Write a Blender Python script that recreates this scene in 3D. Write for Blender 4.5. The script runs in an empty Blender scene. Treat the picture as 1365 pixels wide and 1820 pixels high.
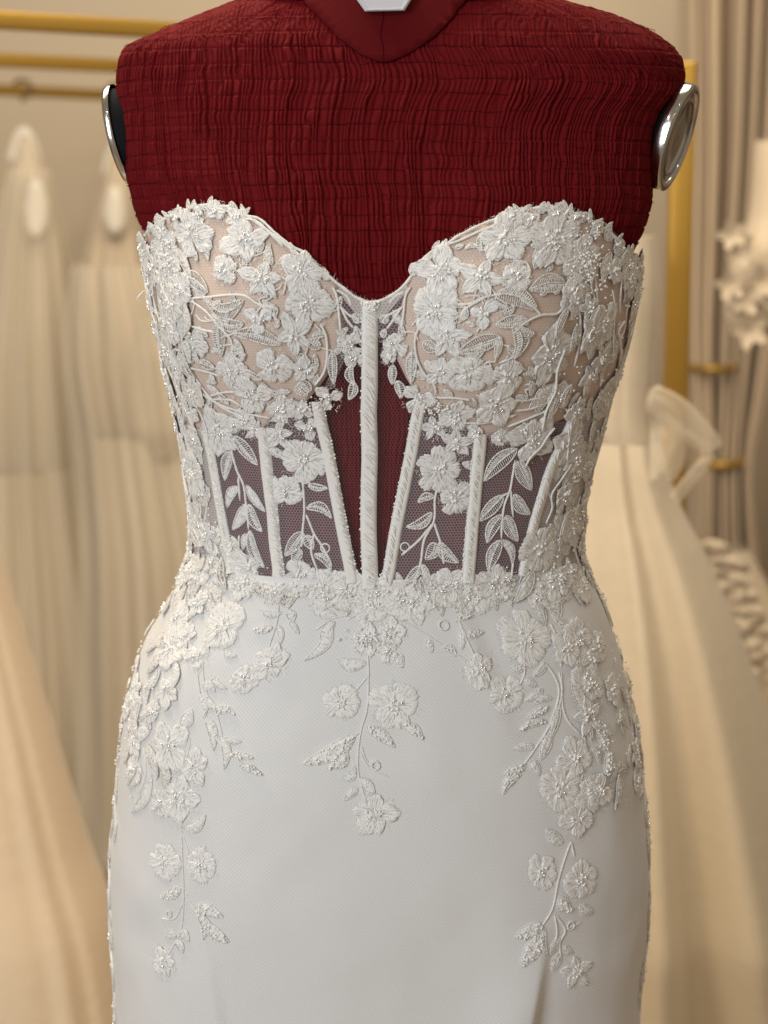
import bpy, math, random
import numpy as np
from mathutils import Vector, Matrix
from mathutils.bvhtree import BVHTree
from mathutils.geometry import delaunay_2d_cdt

random.seed(7); RNG = np.random.default_rng(11)
SC = bpy.context.scene
COL = SC.collection
PI = math.pi
# ------------------------------------------------------------------ camera, world, lights, exposure
PITCH = math.radians(9.0)
FPX = 70.0/36.0*1820.0
DIST = 1.40
AIM = Vector((0, 0, 1.09))
CAM = AIM + Vector((0, -DIST*math.cos(PITCH), DIST*math.sin(PITCH)))
cd = bpy.data.cameras.new('camera'); cam = bpy.data.objects.new('camera', cd); COL.objects.link(cam)
cam.location = CAM; cam.rotation_euler = (PI/2-PITCH, 0, 0)
cd.sensor_fit = 'VERTICAL'; cd.sensor_height = 36; cd.sensor_width = 27; cd.lens = 70
cd.clip_start = 0.05; cd.clip_end = 60
cd.dof.use_dof = True; cd.dof.focus_distance = 1.285; cd.dof.aperture_fstop = 6.3
SC.camera = cam
world = bpy.data.worlds.new('World'); SC.world = world; world.use_nodes = True
bg = world.node_tree.nodes['Background']; bg.inputs['Color'].default_value = (1.0, .81, .61, 1); bg.inputs['Strength'].default_value = .25

def area(name, loc, target, size, power, color, sy=None):
    l = bpy.data.lights.new(name, 'AREA'); l.size = size; l.energy = power; l.color = color
    if sy: l.shape = 'RECTANGLE'; l.size_y = sy
    o = bpy.data.objects.new(name, l); COL.objects.link(o); o.location = loc
    o.rotation_euler = (Vector(target)-Vector(loc)).to_track_quat('-Z', 'Y').to_euler()
    return o
area('window_light', (-1.5, -2.45, 1.78), (0, 0, 1.0), 1.1, 45, (.87, .945, 1.0), 1.5)
area('ceiling_light', (-.75, .25, 2.6), (-.05, .0, 1.2), .6, 18, (1.0, .80, .57))
area('shop_light', (.05, .75, 2.7), (.05, 2.0, .9), 1.9, 48, (1.0, .87, .67))
def glint_lamp(loc, power):  # small point lamp added to put sparkle on beads and crystals
    l = bpy.data.lights.new('glint_lamp', 'POINT'); l.energy = power; l.shadow_soft_size = .03; l.color = (1.0, .93, .84)
    o = bpy.data.objects.new('glint_lamp', l); COL.objects.link(o); o.location = loc
for lx, ly in ((-.9, -1.5), (.1, -1.9), (.95, -1.4)): glint_lamp((lx, ly, 2.6), 3.2)
vs = SC.view_settings; vs.view_transform = 'Standard'; vs.look = 'None'; vs.exposure = .05; vs.gamma = 1
SC.cycles.use_denoising = True
SC.cycles.max_bounces = 8; SC.cycles.transparent_max_bounces = 16; SC.cycles.sample_clamp_indirect = 6

# ------------------------------------------------------------------ helpers
def ray(px, py):
    d = Vector(((px-682.5)/FPX, 1, (910-py)/FPX))
    return Vector((d.x, math.cos(PITCH)+d.z*math.sin(PITCH), -math.sin(PITCH)+d.z*math.cos(PITCH)))
def P(px, py, Y=0.0):
    r = ray(px, py); return CAM + r*((Y-CAM.y)/r.y)
def PZ(px, py, Z):
    r = ray(px, py); return CAM + r*((Z-CAM.z)/r.z)

def mat(name):
    m = bpy.data.materials.new(name); m.use_nodes = True
    nt = m.node_tree; return m, nt, nt.nodes['Principled BSDF']
def N(nt, typ, **kw):
    n = nt.nodes.new(typ)
    for k, v in kw.items(): setattr(n, k, v)
    return n
def simple(name, col, rough=.6, metal=0, sheen=0, spec=.5, bump=None, var=None, coat=0):
    m, nt, b = mat(name)
    b.inputs['Base Color'].default_value = (*col, 1); b.inputs['Roughness'].default_value = rough
    b.inputs['Metallic'].default_value = metal; b.inputs['Specular IOR Level'].default_value = spec
    b.inputs['Sheen Weight'].default_value = sheen; b.inputs['Coat Weight'].default_value = coat
    tc = N(nt, 'ShaderNodeTexCoord')
    if bump:
        s, st, d = bump
        no = N(nt, 'ShaderNodeTexNoise'); no.inputs['Scale'].default_value = s; no.inputs['Detail'].default_value = 3
        nt.links.new(tc.outputs['Object'], no.inputs['Vector'])
        bp = N(nt, 'ShaderNodeBump'); bp.inputs['Strength'].default_value = st; bp.inputs['Distance'].default_value = d
        nt.links.new(no.outputs['Fac'], bp.inputs['Height']); nt.links.new(bp.outputs['Normal'], b.inputs['Normal'])
    if var:
        s, c2 = var
        no = N(nt, 'ShaderNodeTexNoise'); no.inputs['Scale'].default_value = s; no.inputs['Detail'].default_value = 2
        nt.links.new(tc.outputs['Object'], no.inputs['Vector'])
        mx = N(nt, 'ShaderNodeMix', data_type='RGBA'); mx.inputs['A'].default_value = (*col, 1); mx.inputs['B'].default_value = (*c2, 1)
        nt.links.new(no.outputs['Fac'], mx.inputs['Factor']); nt.links.new(mx.outputs['Result'], b.inputs['Base Color'])
    return m

def math_node(nt, op, a, b=None, c=None):
    n = N(nt, 'ShaderNodeMath', operation=op)
    for i, v in enumerate((a, b, c)):
        if v is None: continue
        if isinstance(v, (int, float)): n.inputs[i].default_value = v
        else: nt.links.new(v, n.inputs[i])
    return n.outputs[0]
def tulle(name, col, a_hole, a_net, pitch):
    m, nt, b = mat(name)
    b.inputs['Base Color'].default_value = (*col, 1); b.inputs['Roughness'].default_value = .8; b.inputs['Specular IOR Level'].default_value = .2
    uv = N(nt, 'ShaderNodeUVMap')
    ds = []
    for off in ((0, 0), (.5, .8660254)):
        sc = N(nt, 'ShaderNodeVectorMath', operation='MULTIPLY_ADD')
        sc.inputs[1].default_value = (1/pitch,)*3; sc.inputs[2].default_value = (400+off[0], 692.82032+off[1], 0)
        nt.links.new(uv.outputs['UV'], sc.inputs[0])
        mo = N(nt, 'ShaderNodeVectorMath', operation='MODULO'); mo.inputs[1].default_value = (1, 1.7320508, 1)
        nt.links.new(sc.outputs[0], mo.inputs[0])
        sb = N(nt, 'ShaderNodeVectorMath', operation='SUBTRACT'); sb.inputs[1].default_value = (.5, .8660254, 0)
        nt.links.new(mo.outputs[0], sb.inputs[0])
        ml = N(nt, 'ShaderNodeVectorMath', operation='MULTIPLY'); ml.inputs[1].default_value = (1, 1, 0)
        nt.links.new(sb.outputs[0], ml.inputs[0])
        ln = N(nt, 'ShaderNodeVectorMath', operation='LENGTH'); nt.links.new(ml.outputs[0], ln.inputs[0])
        ds.append(ln.outputs['Value'])
    mn = math_node(nt, 'MINIMUM', ds[0], ds[1])
    mr = N(nt, 'ShaderNodeMapRange'); mr.inputs[1].default_value = .33; mr.inputs[2].default_value = .47
    mr.inputs[3].default_value = a_hole; mr.inputs[4].default_value = a_net
    nt.links.new(mn, mr.inputs[0])
    nt.links.new(mr.outputs[0], b.inputs['Alpha'])
    return m

M = {}
def red_fabric(name, col):
    m, nt, b = mat(name)
    b.inputs['Roughness'].default_value = .75; b.inputs['Specular IOR Level'].default_value = .08
    b.inputs['Sheen Weight'].default_value = .03; b.inputs['Sheen Tint'].default_value = (.9, .35, .25, 1)
    tc = N(nt, 'ShaderNodeTexCoord')
    n1 = N(nt, 'ShaderNodeTexNoise'); n1.inputs['Scale'].default_value = 40; n1.inputs['Detail'].default_value = 4
    mp = N(nt, 'ShaderNodeMapping'); mp.inputs['Scale'].default_value = (900, 900, 140)
    n2 = N(nt, 'ShaderNodeTexNoise'); n2.inputs['Scale'].default_value = 1; n2.inputs['Detail'].default_value = 2
    nt.links.new(tc.outputs['Object'], n1.inputs['Vector']); nt.links.new(tc.outputs['Object'], mp.inputs['Vector']); nt.links.new(mp.outputs[0], n2.inputs['Vector'])
    mx = N(nt, 'ShaderNodeMix', data_type='RGBA')
    mx.inputs['A'].default_value = (col[0]*.78, col[1]*.75, col[2]*.8, 1); mx.inputs['B'].default_value = (col[0]*1.25, col[1]*1.35, col[2]*1.2, 1)
    av = math_node(nt, 'ADD', math_node(nt, 'MULTIPLY', n1.outputs['Fac'], .55), math_node(nt, 'MULTIPLY', n2.outputs['Fac'], .45))
    nt.links.new(av, mx.inputs['Factor']); nt.links.new(mx.outputs['Result'], b.inputs['Base Color'])
    bp = N(nt, 'ShaderNodeBump'); bp.inputs['Strength'].default_value = .35; bp.inputs['Distance'].default_value = .0004
    nt.links.new(n2.outputs['Fac'], bp.inputs['Height']); nt.links.new(bp.outputs[0], b.inputs['Normal'])
    return m
M['red'] = red_fabric('shirred_red_cotton', (.122, .0038, .0064))
M['red_plain'] = red_fabric('smooth_red_cotton', (.096, .0032, .0052))
M['thread_dark'] = simple('dark_red_thread', (.046, .002, .005), .8, spec=.05)
M['black'] = simple('black_foam', (.006, .006, .008), .8, spec=.2)
M['steel'] = simple('polished_steel', (.70, .68, .65), .16, metal=1, bump=(350, .06, .0006), var=(90, (.58, .56, .53)))
M['plastic'] = simple('silver_plastic', (.62, .62, .66), .25, spec=.6, bump=(80, .05, .001))
M['nude'] = simple('nude_lining', (.76, .63, .54), .75, sheen=.1, spec=.2, bump=(1400, .3, .0004), var=(30, (.70, .58, .495)))
def lace_mat(name, c, dark):
    m, nt, b = mat(name)
    b.inputs['Roughness'].default_value = .6; b.inputs['Specular IOR Level'].default_value = .3; b.inputs['Sheen Weight'].default_value = .12
    uv = N(nt, 'ShaderNodeUVMap'); tc = N(nt, 'ShaderNodeTexCoord')
    n1 = N(nt, 'ShaderNodeTexNoise', noise_dimensions='2D'); n1.inputs['Scale'].default_value = 1; n1.inputs['Detail'].default_value = 2; nt.links.new(uv.outputs[0], n1.inputs['Vector'])
    n2 = N(nt, 'ShaderNodeTexNoise'); n2.inputs['Scale'].default_value = 1100; n2.inputs['Detail'].default_value = 2; nt.links.new(tc.outputs['Object'], n2.inputs['Vector'])
    av = math_node(nt, 'ADD', math_node(nt, 'MULTIPLY', n1.outputs['Fac'], .7), math_node(nt, 'MULTIPLY', n2.outputs['Fac'], .3))
    mr = N(nt, 'ShaderNodeMapRange'); mr.inputs[1].default_value = .34; mr.inputs[2].default_value = .60; nt.links.new(av, mr.inputs[0])
    mx = N(nt, 'ShaderNodeMix', data_type='RGBA'); mx.inputs['A'].default_value = (*dark, 1); mx.inputs['B'].default_value = (*c, 1)
    nt.links.new(mr.outputs[0], mx.inputs['Factor']); nt.links.new(mx.outputs['Result'], b.inputs['Base Color'])
    bp = N(nt, 'ShaderNodeBump'); bp.inputs['Strength'].default_value = .9; bp.inputs['Distance'].default_value = .0008
    nt.links.new(av, bp.inputs['Height']); nt.links.new(bp.outputs[0], b.inputs['Normal'])
    al = N(nt, 'ShaderNodeMapRange'); al.inputs[1].default_value = .34; al.inputs[2].default_value = .46; al.inputs[3].default_value = .55; al.inputs[4].default_value = 1
    nt.links.new(av, al.inputs[0]); nt.links.new(al.outputs[0], b.inputs['Alpha'])
    return m
M['lace'] = lace_mat('ivory_embroidery_thread', (.88, .865, .835), (.70, .675, .635))
M['lace_white'] = lace_mat('white_embroidery_thread', (.90, .895, .885), (.73, .715, .70))
M['lace_satin'] = lace_mat('cream_embroidery_thread', (.92, .915, .90), (.86, .85, .825))
M['cord'] = simple('ivory_cord', (.89, .88, .86), .6, spec=.3, bump=(1800, .5, .0004), var=(900, (.82, .81, .785)))
M['bead'] = simple('glass_bead', (.95, .945, .93), .22, spec=.7)
M['crystal'] = simple('silvered_crystal', (.96, .95, .96), .04, metal=1)
M['bugle'] = simple('bugle_bead', (.88, .86, .82), .16, spec=.7)
M['tulle'] = tulle('fine_tulle', (.46, .32, .33), .02, .20, .0020)
M['tulle2'] = tulle('double_tulle', (.74, .65, .69), .11, .34, .0020)
M['tulle3'] = tulle('thick_tulle', (.76, .71, .69), .52, .80, .0021)
M['bronze'] = simple('dull_bronze', (.22, .15, .07), .45, metal=.5)
M['gold'] = simple('brushed_gold', (.42, .25, .045), .38, metal=.55, spec=.5, bump=(40, .05, .001))

def satin(name, c1, tw=True):
    m, nt, b = mat(name)
    b.inputs['Roughness'].default_value = .48; b.inputs['Specular IOR Level'].default_value = .35; b.inputs['Sheen Weight'].default_value = .12
    uv = N(nt, 'ShaderNodeUVMap')
    wv = N(nt, 'ShaderNodeTexWave', wave_type='BANDS', bands_direction='DIAGONAL'); wv.inputs['Scale'].default_value = 250; wv.inputs['Distortion'].default_value = .6; wv.inputs['Detail'].default_value = 1
    nt.links.new(uv.outputs[0], wv.inputs['Vector'])
    mx = N(nt, 'ShaderNodeMix', data_type='RGBA'); mx.inputs['A'].default_value = (c1[0]*.925, c1[1]*.925, c1[2]*.93, 1); mx.inputs['B'].default_value = (*c1, 1)
    nt.links.new(wv.outputs['Fac'], mx.inputs['Factor']); nt.links.new(mx.outputs['Result'], b.inputs['Base Color'])
    bp = N(nt, 'ShaderNodeBump'); bp.inputs['Strength'].default_value = .35; bp.inputs['Distance'].default_value = .0003
    nt.links.new(wv.outputs['Fac'], bp.inputs['Height']); nt.links.new(bp.outputs[0], b.inputs['Normal'])
    return m
M['satin'] = satin('white_satin_twill', (.80, .80, .80))

def mk(name, V, F, m, parent=None, uv=None, smooth=True, kind=None, label=None):
    me = bpy.data.meshes.new(name)
    V = np.asarray(V, dtype=np.float32).reshape(-1, 3)
    if isinstance(F, np.ndarray):
        nf, k = F.shape
        me.vertices.add(len(V)); me.vertices.foreach_set('co', V.ravel())
        me.loops.add(nf*k); me.loops.foreach_set('vertex_index', F.astype(np.int32).ravel())
        me.polygons.add(nf); me.polygons.foreach_set('loop_start', np.arange(nf, dtype=np.int32)*k)
        me.update(calc_edges=True)
    else:
        me.from_pydata([tuple(map(float, v)) for v in V], [], F)
    if uv is not None:
        idx = np.empty(len(me.loops), dtype=np.int32); me.loops.foreach_get('vertex_index', idx)
        ul = me.uv_layers.new(name='UVMap'); ul.data.foreach_set('uv', np.asarray(uv, dtype=np.float32)[idx].ravel())
    if smooth: me.polygons.foreach_set('use_smooth', np.ones(len(me.polygons), dtype=bool))
    me.materials.append(M[m] if isinstance(m, str) else m)
    o = bpy.data.objects.new(name, me); COL.objects.link(o)
    if parent is not None: o.parent = parent
    if kind: o['kind'] = kind
    if label: o['label'] = label
    return o
def thing(name, label, cat, group=None, loc=(0, 0, 0)):
    o = bpy.data.objects.new(name, None); COL.objects.link(o); o.empty_display_size = .1
    o['label'] = label; o['category'] = cat
    if group: o['group'] = group
    return o
def grid_faces(nr, nc, wrap=False):
    r = np.arange(nr-1)[:, None]; c = np.arange(nc if wrap else nc-1)[None, :]
    c2 = (c+1) % nc
    return np.stack([r*nc+c, r*nc+c2, (r+1)*nc+c2, (r+1)*nc+c], axis=-1).reshape(-1, 4)
class MB:
    def __init__(s): s.V = []; s.F = []; s.n = 0; s.U = []
    def add(s, V, F, U=None):
        V = np.asarray(V, dtype=float).reshape(-1, 3)
        s.U.append(V[:, [0, 2]]*np.array([700, 700]) if U is None else U)
        s.V.append(V); s.F.append(np.asarray(F)+s.n); s.n += len(V)
    def build(s, name, m, parent=None, **k):
        V = np.concatenate(s.V)
        if all(f.shape[1] == s.F[0].shape[1] for f in s.F): F = np.concatenate(s.F)
        else: F = [tuple(int(i) for i in q) for f in s.F for q in f]
        if m in ('lace', 'lace_white', 'lace_satin'): k['uv'] = np.concatenate(s.U)
        return mk(name, V, F, m, parent, **k)
def tube_vf(pts, r, sides=6, nrm=None, flat=1.0, cap=True):
    pts = np.asarray(pts, dtype=float); n = len(pts)
    r = np.broadcast_to(np.asarray(r, dtype=float), (n,)).copy()
    if cap: r = r.copy(); r[0] *= .35; r[-1] *= .35
    T = np.gradient(pts, axis=0); T /= np.linalg.norm(T, axis=1)[:, None]+1e-12
    if nrm is None:
        up = np.array([0, 0, 1.0]) if abs(T[:, 2]).mean() < .8 else np.array([0, 1.0, 0])
        nrm = np.tile(up, (n, 1))
    B = np.cross(T, nrm); B /= np.linalg.norm(B, axis=1)[:, None]+1e-12
    Nn = np.cross(B, T)
    a = np.linspace(0, 2*PI, sides, endpoint=False)
    V = pts[:, None]+r[:, None, None]*(np.cos(a)[None, :, None]*B[:, None]+flat*np.sin(a)[None, :, None]*Nn[:, None])
    return V.reshape(-1, 3), grid_faces(n, sides, True)
def box_vf(c, s, R=None):
    c = np.asarray(c, float); s = np.asarray(s, float)/2
    V = np.array([[x, y, z] for z in (-1, 1) for y in (-1, 1) for x in (-1, 1)], float)*s
    if R is not None: V = V @ np.asarray(R).T
    F = np.array([[0, 2, 3, 1], [4, 5, 7, 6], [0, 1, 5, 4], [2, 6, 7, 3], [0, 4, 6, 2], [1, 3, 7, 5]])
    return V+c, F
# icosphere-like bead
_t = (1+5**.5)/2
_iv = np.array([(-1, _t, 0), (1, _t, 0), (-1, -_t, 0), (1, -_t, 0), (0, -1, _t), (0, 1, _t), (0, -1, -_t), (0, 1, -_t), (_t, 0, -1), (_t, 0, 1), (-_t, 0, -1), (-_t, 0, 1)], float)
_iv /= np.linalg.norm(_iv, axis=1)[:, None]
_if = [(0, 11, 5), (0, 5, 1), (0, 1, 7), (0, 7, 10), (0, 10, 11), (1, 5, 9), (5, 11, 4), (11, 10, 2), (10, 7, 6), (7, 1, 8), (3, 9, 4), (3, 4, 2), (3, 2, 6), (3, 6, 8), (3, 8, 9), (4, 9, 5), (2, 4, 11), (6, 2, 10), (8, 6, 7), (9, 8, 1)]
def _subdiv(V, F):
    V = [np.array(v) for v in V]; mid = {}; out = []
    def m(a, b):
        k = (min(a, b), max(a, b))
        if k not in mid:
            p = V[a]+V[b]; V.append(p/np.linalg.norm(p)); mid[k] = len(V)-1
        return mid[k]
    for a, b, c in F:
        x, y, z = m(a, b), m(b, c), m(c, a); out += [(a, x, z), (b, y, x), (c, z, y), (x, y, z)]
    return np.array(V), np.array(out)
BV, BF = _subdiv(_iv, _if)
BV0, BF0 = _iv, np.array(_if)
def beads_into(mb, pts, rad, lo=False):
    V0, F0 = (BV0, BF0) if lo else (BV, BF)
    pts = np.asarray(pts).reshape(-1, 3); rad = np.broadcast_to(rad, (len(pts),))
    V = pts[:, None]+V0[None]*rad[:, None, None]
    F = F0[None]+(np.arange(len(pts))*len(V0))[:, None, None]
    mb.add(V.reshape(-1, 3), F.reshape(-1, 3))

# ------------------------------------------------------------------ body surface (shared by form and gown): columns are photo row, left, right, front depth, back depth
PROF = np.array([
 (-150, 612, 752, .056, .058), (-75, 600, 765, .058, .060), (-40, 556, 816, .060, .064), (-20, 490, 895, .061, .066), (0, 408, 1003, .063, .070), (17, 366, 1075, .066, .073),
 (42, 303, 1142, .070, .077), (65, 249, 1182, .074, .081), (82, 217, 1202, .077, .084), (110, 203, 1220, .081, .088), (140, 200, 1223, .085, .092), (170, 200, 1212, .089, .095),
 (200, 206, 1188, .092, .097), (250, 211, 1169, .097, .099), (316, 219, 1163, .103, .100), (350, 228, 1165, .106, .100), (396, 240, 1153, .110, .100), (425, 250, 1144, .112, .100),
 (455, 257, 1135, .114, .100), (512, 266, 1130, .117, .099), (590, 284, 1115, .118, .098), (656, 299, 1097, .117, .096), (708, 309, 1080, .115, .094), (757, 320, 1068, .113, .092),
 (825, 331, 1050, .110, .090), (906, 340, 1034, .108, .089), (960, 341, 1032, .108, .090), (1000, 327, 1040, .109, .093), (1034, 311, 1054, .111, .098), (1073, 292, 1074, .114, .104),
 (1141, 255, 1098, .119, .114), (1229, 229, 1120, .124, .126), (1310, 217, 1136, .128, .134), (1416, 208, 1146, .130, .138), (1519, 200, 1151, .131, .138), (1614, 200, 1149, .130, .135),
 (1753, 207, 1137, .128, .130), (1820, 208, 1134, .127, .127), (2200, 190, 1160, .135, .135)], float)
zz = np.array([P(682.5, y).z for y in PROF[:, 0]])
xl = np.array([P(a, y).x for y, a in PROF[:, [0, 1]]]); xr = np.array([P(a, y).x for y, a in PROF[:, [0, 2]]])
# silhouettes sit a little in front of the mid plane: shrink slightly
cc = (xl+xr)/2; aa = (xr-xl)/2*.992
zz = np.append(zz, [.35, .0]); cc = np.append(cc, [cc[-1], cc[-1]]); aa = np.append(aa, [.30, .46])
dff = np.append(PROF[:, 3], [.24, .42]); dbb = np.append(PROF[:, 4], [.26, .48])
def pchip(x, y, xi):
    h = np.diff(x); d = np.diff(y)/h; m = np.zeros_like(y)
    for i in range(1, len(x)-1):
        if d[i-1]*d[i] > 0:
            w1 = 2*h[i]+h[i-1]; w2 = h[i]+2*h[i-1]; m[i] = (w1+w2)/(w1/d[i-1]+w2/d[i])
    m[0] = d[0]; m[-1] = d[-1]
    k = np.clip(np.searchsorted(x, xi)-1, 0, len(x)-2); s = (xi-x[k])/h[k]
    return ((1+2*s)*(1-s)**2)*y[k]+s*(1-s)**2*h[k]*m[k]+s*s*(3-2*s)*y[k+1]+s*s*(s-1)*h[k]*m[k+1]
o_ = np.argsort(zz); zs = zz[o_]
ZT = np.linspace(zs[0], zs[-1], 6000)
TAB = [pchip(zs, v[o_], ZT) for v in (cc, aa, dff, dbb)]
ker = np.ones(25)/25
def _sm(v):
    return np.convolve(np.pad(v, 12, mode='edge'), ker, mode='valid')
TAB = [_sm(t) for t in TAB]
def zpx(py): return P(682.5, py, -.11).z
BUST = [(P(437, 575, -.13).x, zpx(575)), (P(905, 570, -.13).x, zpx(570))]
def sstep(x): x = np.clip(x, 0, 1); return x*x*(3-2*x)
def S0(t, z):
    c, a, df, db = [np.interp(z, ZT, v) for v in TAB]
    st, ct = np.sin(t), np.cos(t); n = 2.35
    k = (np.abs(st)**n+np.abs(ct)**n)**(-1/n)
    x = c+a*k*st; y = -np.where(ct > 0, df, db)*k*ct
    b = 0
    for bx, bz in BUST:
        wz = np.where(z > bz, .075, .052)
        b = b+.030*np.exp(-((x-bx)/.062)**2-((z-bz)/wz)**2)
    y = y-b*sstep(ct/.55)
    return np.stack([x, y, z+0*x], axis=-1)
def S(t, z, h=0.0):
    t = np.asarray(t, float); z = np.asarray(z, float)
    p = S0(t, z); e = 2e-3
    dt = S0(t+e, z)-S0(t-e, z); dz = S0(t, z+.0008)-S0(t, z-.0008)
    n = np.cross(dt, dz); n /= np.linalg.norm(n, axis=-1)[..., None]+1e-15
    return p+n*np.asarray(h)[..., None], n
def scales(t, z):
    e = 2e-3
    return np.linalg.norm(S0(t+e, z)-S0(t-e, z))/(2*e), np.linalg.norm(S0(t, z+.001)-S0(t, z-.001))/.002
_tn = 361; _tt = np.linspace(-PI, PI, _tn)[:-1]; _zr = np.linspace(.55, zz[0], 420)
_g = S0(np.tile(_tt, (420, 1)), np.tile(_zr[:, None], (1, _tn-1))).reshape(-1, 3)
BVH = BVHTree.FromPolygons([tuple(v) for v in _g], [tuple(int(i) for i in f) for f in grid_faces(420, _tn-1, True)])
def TZ(px, py):
    """photo pixel -> chart (t,z) on the body surface the ray meets"""
    for i in range(60):
        loc = BVH.ray_cast(CAM, ray(px, py).normalized())[0]
        if loc is not None: break
        px += 1.5 if px < 690 else -1.5
    z = loc.z
    tq = np.linspace(-1.75, 1.75, 500); xq = S0(tq, np.full(500, z))[:, 0]
    i0, i1 = xq.argmin(), xq.argmax()
    return np.array([np.interp(loc.x, xq[i0:i1+1], tq[i0:i1+1]), z])
def TZs(pts): return np.array([TZ(*p) for p in pts])
def catmull(pts, n=8):
    pts = np.asarray(pts, float)
    if len(pts) < 3:
        return pts[0]+(pts[-1]-pts[0])*np.linspace(0, 1, n)[:, None]
    p = np.vstack([2*pts[0]-pts[1], pts, 2*pts[-1]-pts[-2]]); out = []
    for i in range(1, len(p)-2):
        s = np.linspace(0, 1, n, endpoint=False)[:, None]
        out.append(.5*(2*p[i]+(p[i+1]-p[i-1])*s+(2*p[i-1]-5*p[i]+4*p[i+1]-p[i+2])*s**2+(3*p[i]-p[i-1]-3*p[i+1]+p[i+2])*s**3))
    return np.vstack(out+[pts[-1:]])
def noise2(nu, nv, su, sv):
    """smooth 2-D value noise, su/sv = cell counts"""
    g = RNG.standard_normal((sv+3, su+3))
    u = np.linspace(0, su, nu); v = np.linspace(0, sv, nv)
    iu = u.astype(int); iv = v.astype(int); fu = sstep(u-iu)[None]; fv = sstep(v-iv)[:, None]
    A = g[iv][:, iu]; B = g[iv][:, iu+1]; C = g[iv+1][:, iu]; D = g[iv+1][:, iu+1]
    return (A*(1-fu)+B*fu)*(1-fv)+(C*(1-fu)+D*fu)*fv

# ================================================================== SETTING
wallm = simple('cream_wall_paint', (.70, .58, .43), .8, spec=.2, bump=(30, .1, .002), var=(.8, (.66, .55, .41)))
w = box_vf((0, 3.32, 1.5), (9, .1, 3.0)); o = mk('wall', *w, wallm, smooth=False); o['kind'] = 'structure'
floorm = simple('pale_wood_floor', (.42, .31, .2), .5, var=(3, (.36, .26, .17)))
w = box_vf((0, .8, -.05), (9, 5, .1)); o = mk('floor', *w, floorm, smooth=False); o['kind'] = 'structure'

# ================================================================== DRESS FORM
NECK = [(256, 424), (268, 405), (290, 390), (312, 379), (340, 368), (372, 362), (405, 366), (440, 383), (478, 410), (520, 444), (565, 474), (600, 503), (630, 526), (650, 535), (672, 535), (700, 522), (722, 503), (745, 470), (775, 446), (815, 418), (855, 398), (905, 380), (940, 370), (975, 368), (1010, 374), (1045, 388), (1080, 409), (1105, 436), (1122, 462)]
NTZ = TZs(NECK)
zb = zpx(470)
def necklin(t): return np.interp(t, np.concatenate([[-PI, -1.75], NTZ[:, 0], [1.75, PI]]), np.concatenate([[zb, zb+.006], NTZ[:, 1], [zb+.002, zb]]))
form = thing('dress_form', 'red shirred cotton dress form with round steel arm plates wearing the lace gown', 'dress form')
ROWPY = np.arange(-24, 1060, 27.0)
def hbase(t, z):
    zn = necklin(t); return -.0072+.0048*sstep((z-zn+.018)/.045)
def torso():
    nt_f, nt_b = 1400, 160
    tf = np.linspace(-1.75, 1.75, nt_f); tb = np.linspace(1.75, 2*PI-1.75, nt_b+2)[1:-1]
    t = np.concatenate([tf, tb])
    pys = np.concatenate([np.linspace(-72, 130, 110), np.linspace(132.5, 560, 170)[0:], np.linspace(563, 1120, 190)])
    z = np.array([zpx(p) if p > 200 else P(682.5, p, -.11*max(0, min(1, (p+72)/272))).z for p in pys])
    z = np.minimum.accumulate(z-1e-6*np.arange(len(z)))
    nt_, nz = len(t), len(z)
    # arc coordinate in pleats
    u = np.interp(t, [-PI, 0, PI, 2*PI], [-1, 0, 1, 2])
    u = np.where(np.abs(t) <= PI, t, t)/PI
    rowf = (pys+24)/27.0
    rm = rowf.max()
    Tg = np.tile(t, (nz, 1)); Xg = S0(Tg, np.tile(z[:, None], (1, nt_)))[..., 0]
    tr = np.linspace(-1.5, 1.5, 400); xr_ = S0(tr, np.full(400, zpx(210)))[:, 0]
    wb = sstep((150-pys)/90)[:, None]*(np.abs(Tg) < 1.7)
    ug = (Tg*(1-wb)+np.interp(Xg, xr_, tr)*wb)/PI
    W = noise2(nt_, nz, 150, int(rm/4))*.34+noise2(nt_, nz, 80, int(rm/.95))*.24+noise2(nt_, nz, 30, 5)*.3
    ph = ug*172.0+W
    f = np.abs((ph % 1.0)-.5)*2          # 0 ridge .. 1 crease
    idn = np.floor(ph).astype(int); lut = RNG.random(4000); pa = lut[idn % 4000]
    amp = (.45+.55*pa)*(.8+.3*np.clip(noise2(nt_, nz, 120, int(rm/1.4)), -1, 1))
    skew = np.clip(((ph % 1.0)-.5)*(lut[(idn+77) % 4000]-.5)*1.4, -.4, .4)
    h = (1-f**2.6)*amp+skew*amp
    ph2 = ug*57.0+noise2(nt_, nz, 44, int(rm/3))*.6+3.3
    h = h+.20*(1-(np.abs((ph2 % 1)-.5)*2)**2)*(.6+.4*noise2(nt_, nz, 60, 14))
    rr = np.abs((rowf % 1)-.5)*2          # 1 at stitch
    pinch = 1-.55*np.exp(-((1-rr)/.12)**2)
    h = h*pinch[:, None]
    fade = sstep((u*0+1))
    H = -.0052+.0020*h
    top = sstep((pys+72)/60)[:, None]
    V, n = S(np.tile(t, (nz, 1)), np.tile(z[:, None], (1, nt_)), hbase(np.tile(t, (nz, 1)), np.tile(z[:, None], (1, nt_)))+.0029*h*top*(1-.55*sstep((np.abs(np.where(t > PI, t-2*PI, t))-.95)/.5))[None]*(1-.45*sstep((95-pys)/60))[:, None])
    mk('torso', V.reshape(-1, 3), grid_faces(nz, nt_, True), 'red', form)
torso()
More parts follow.
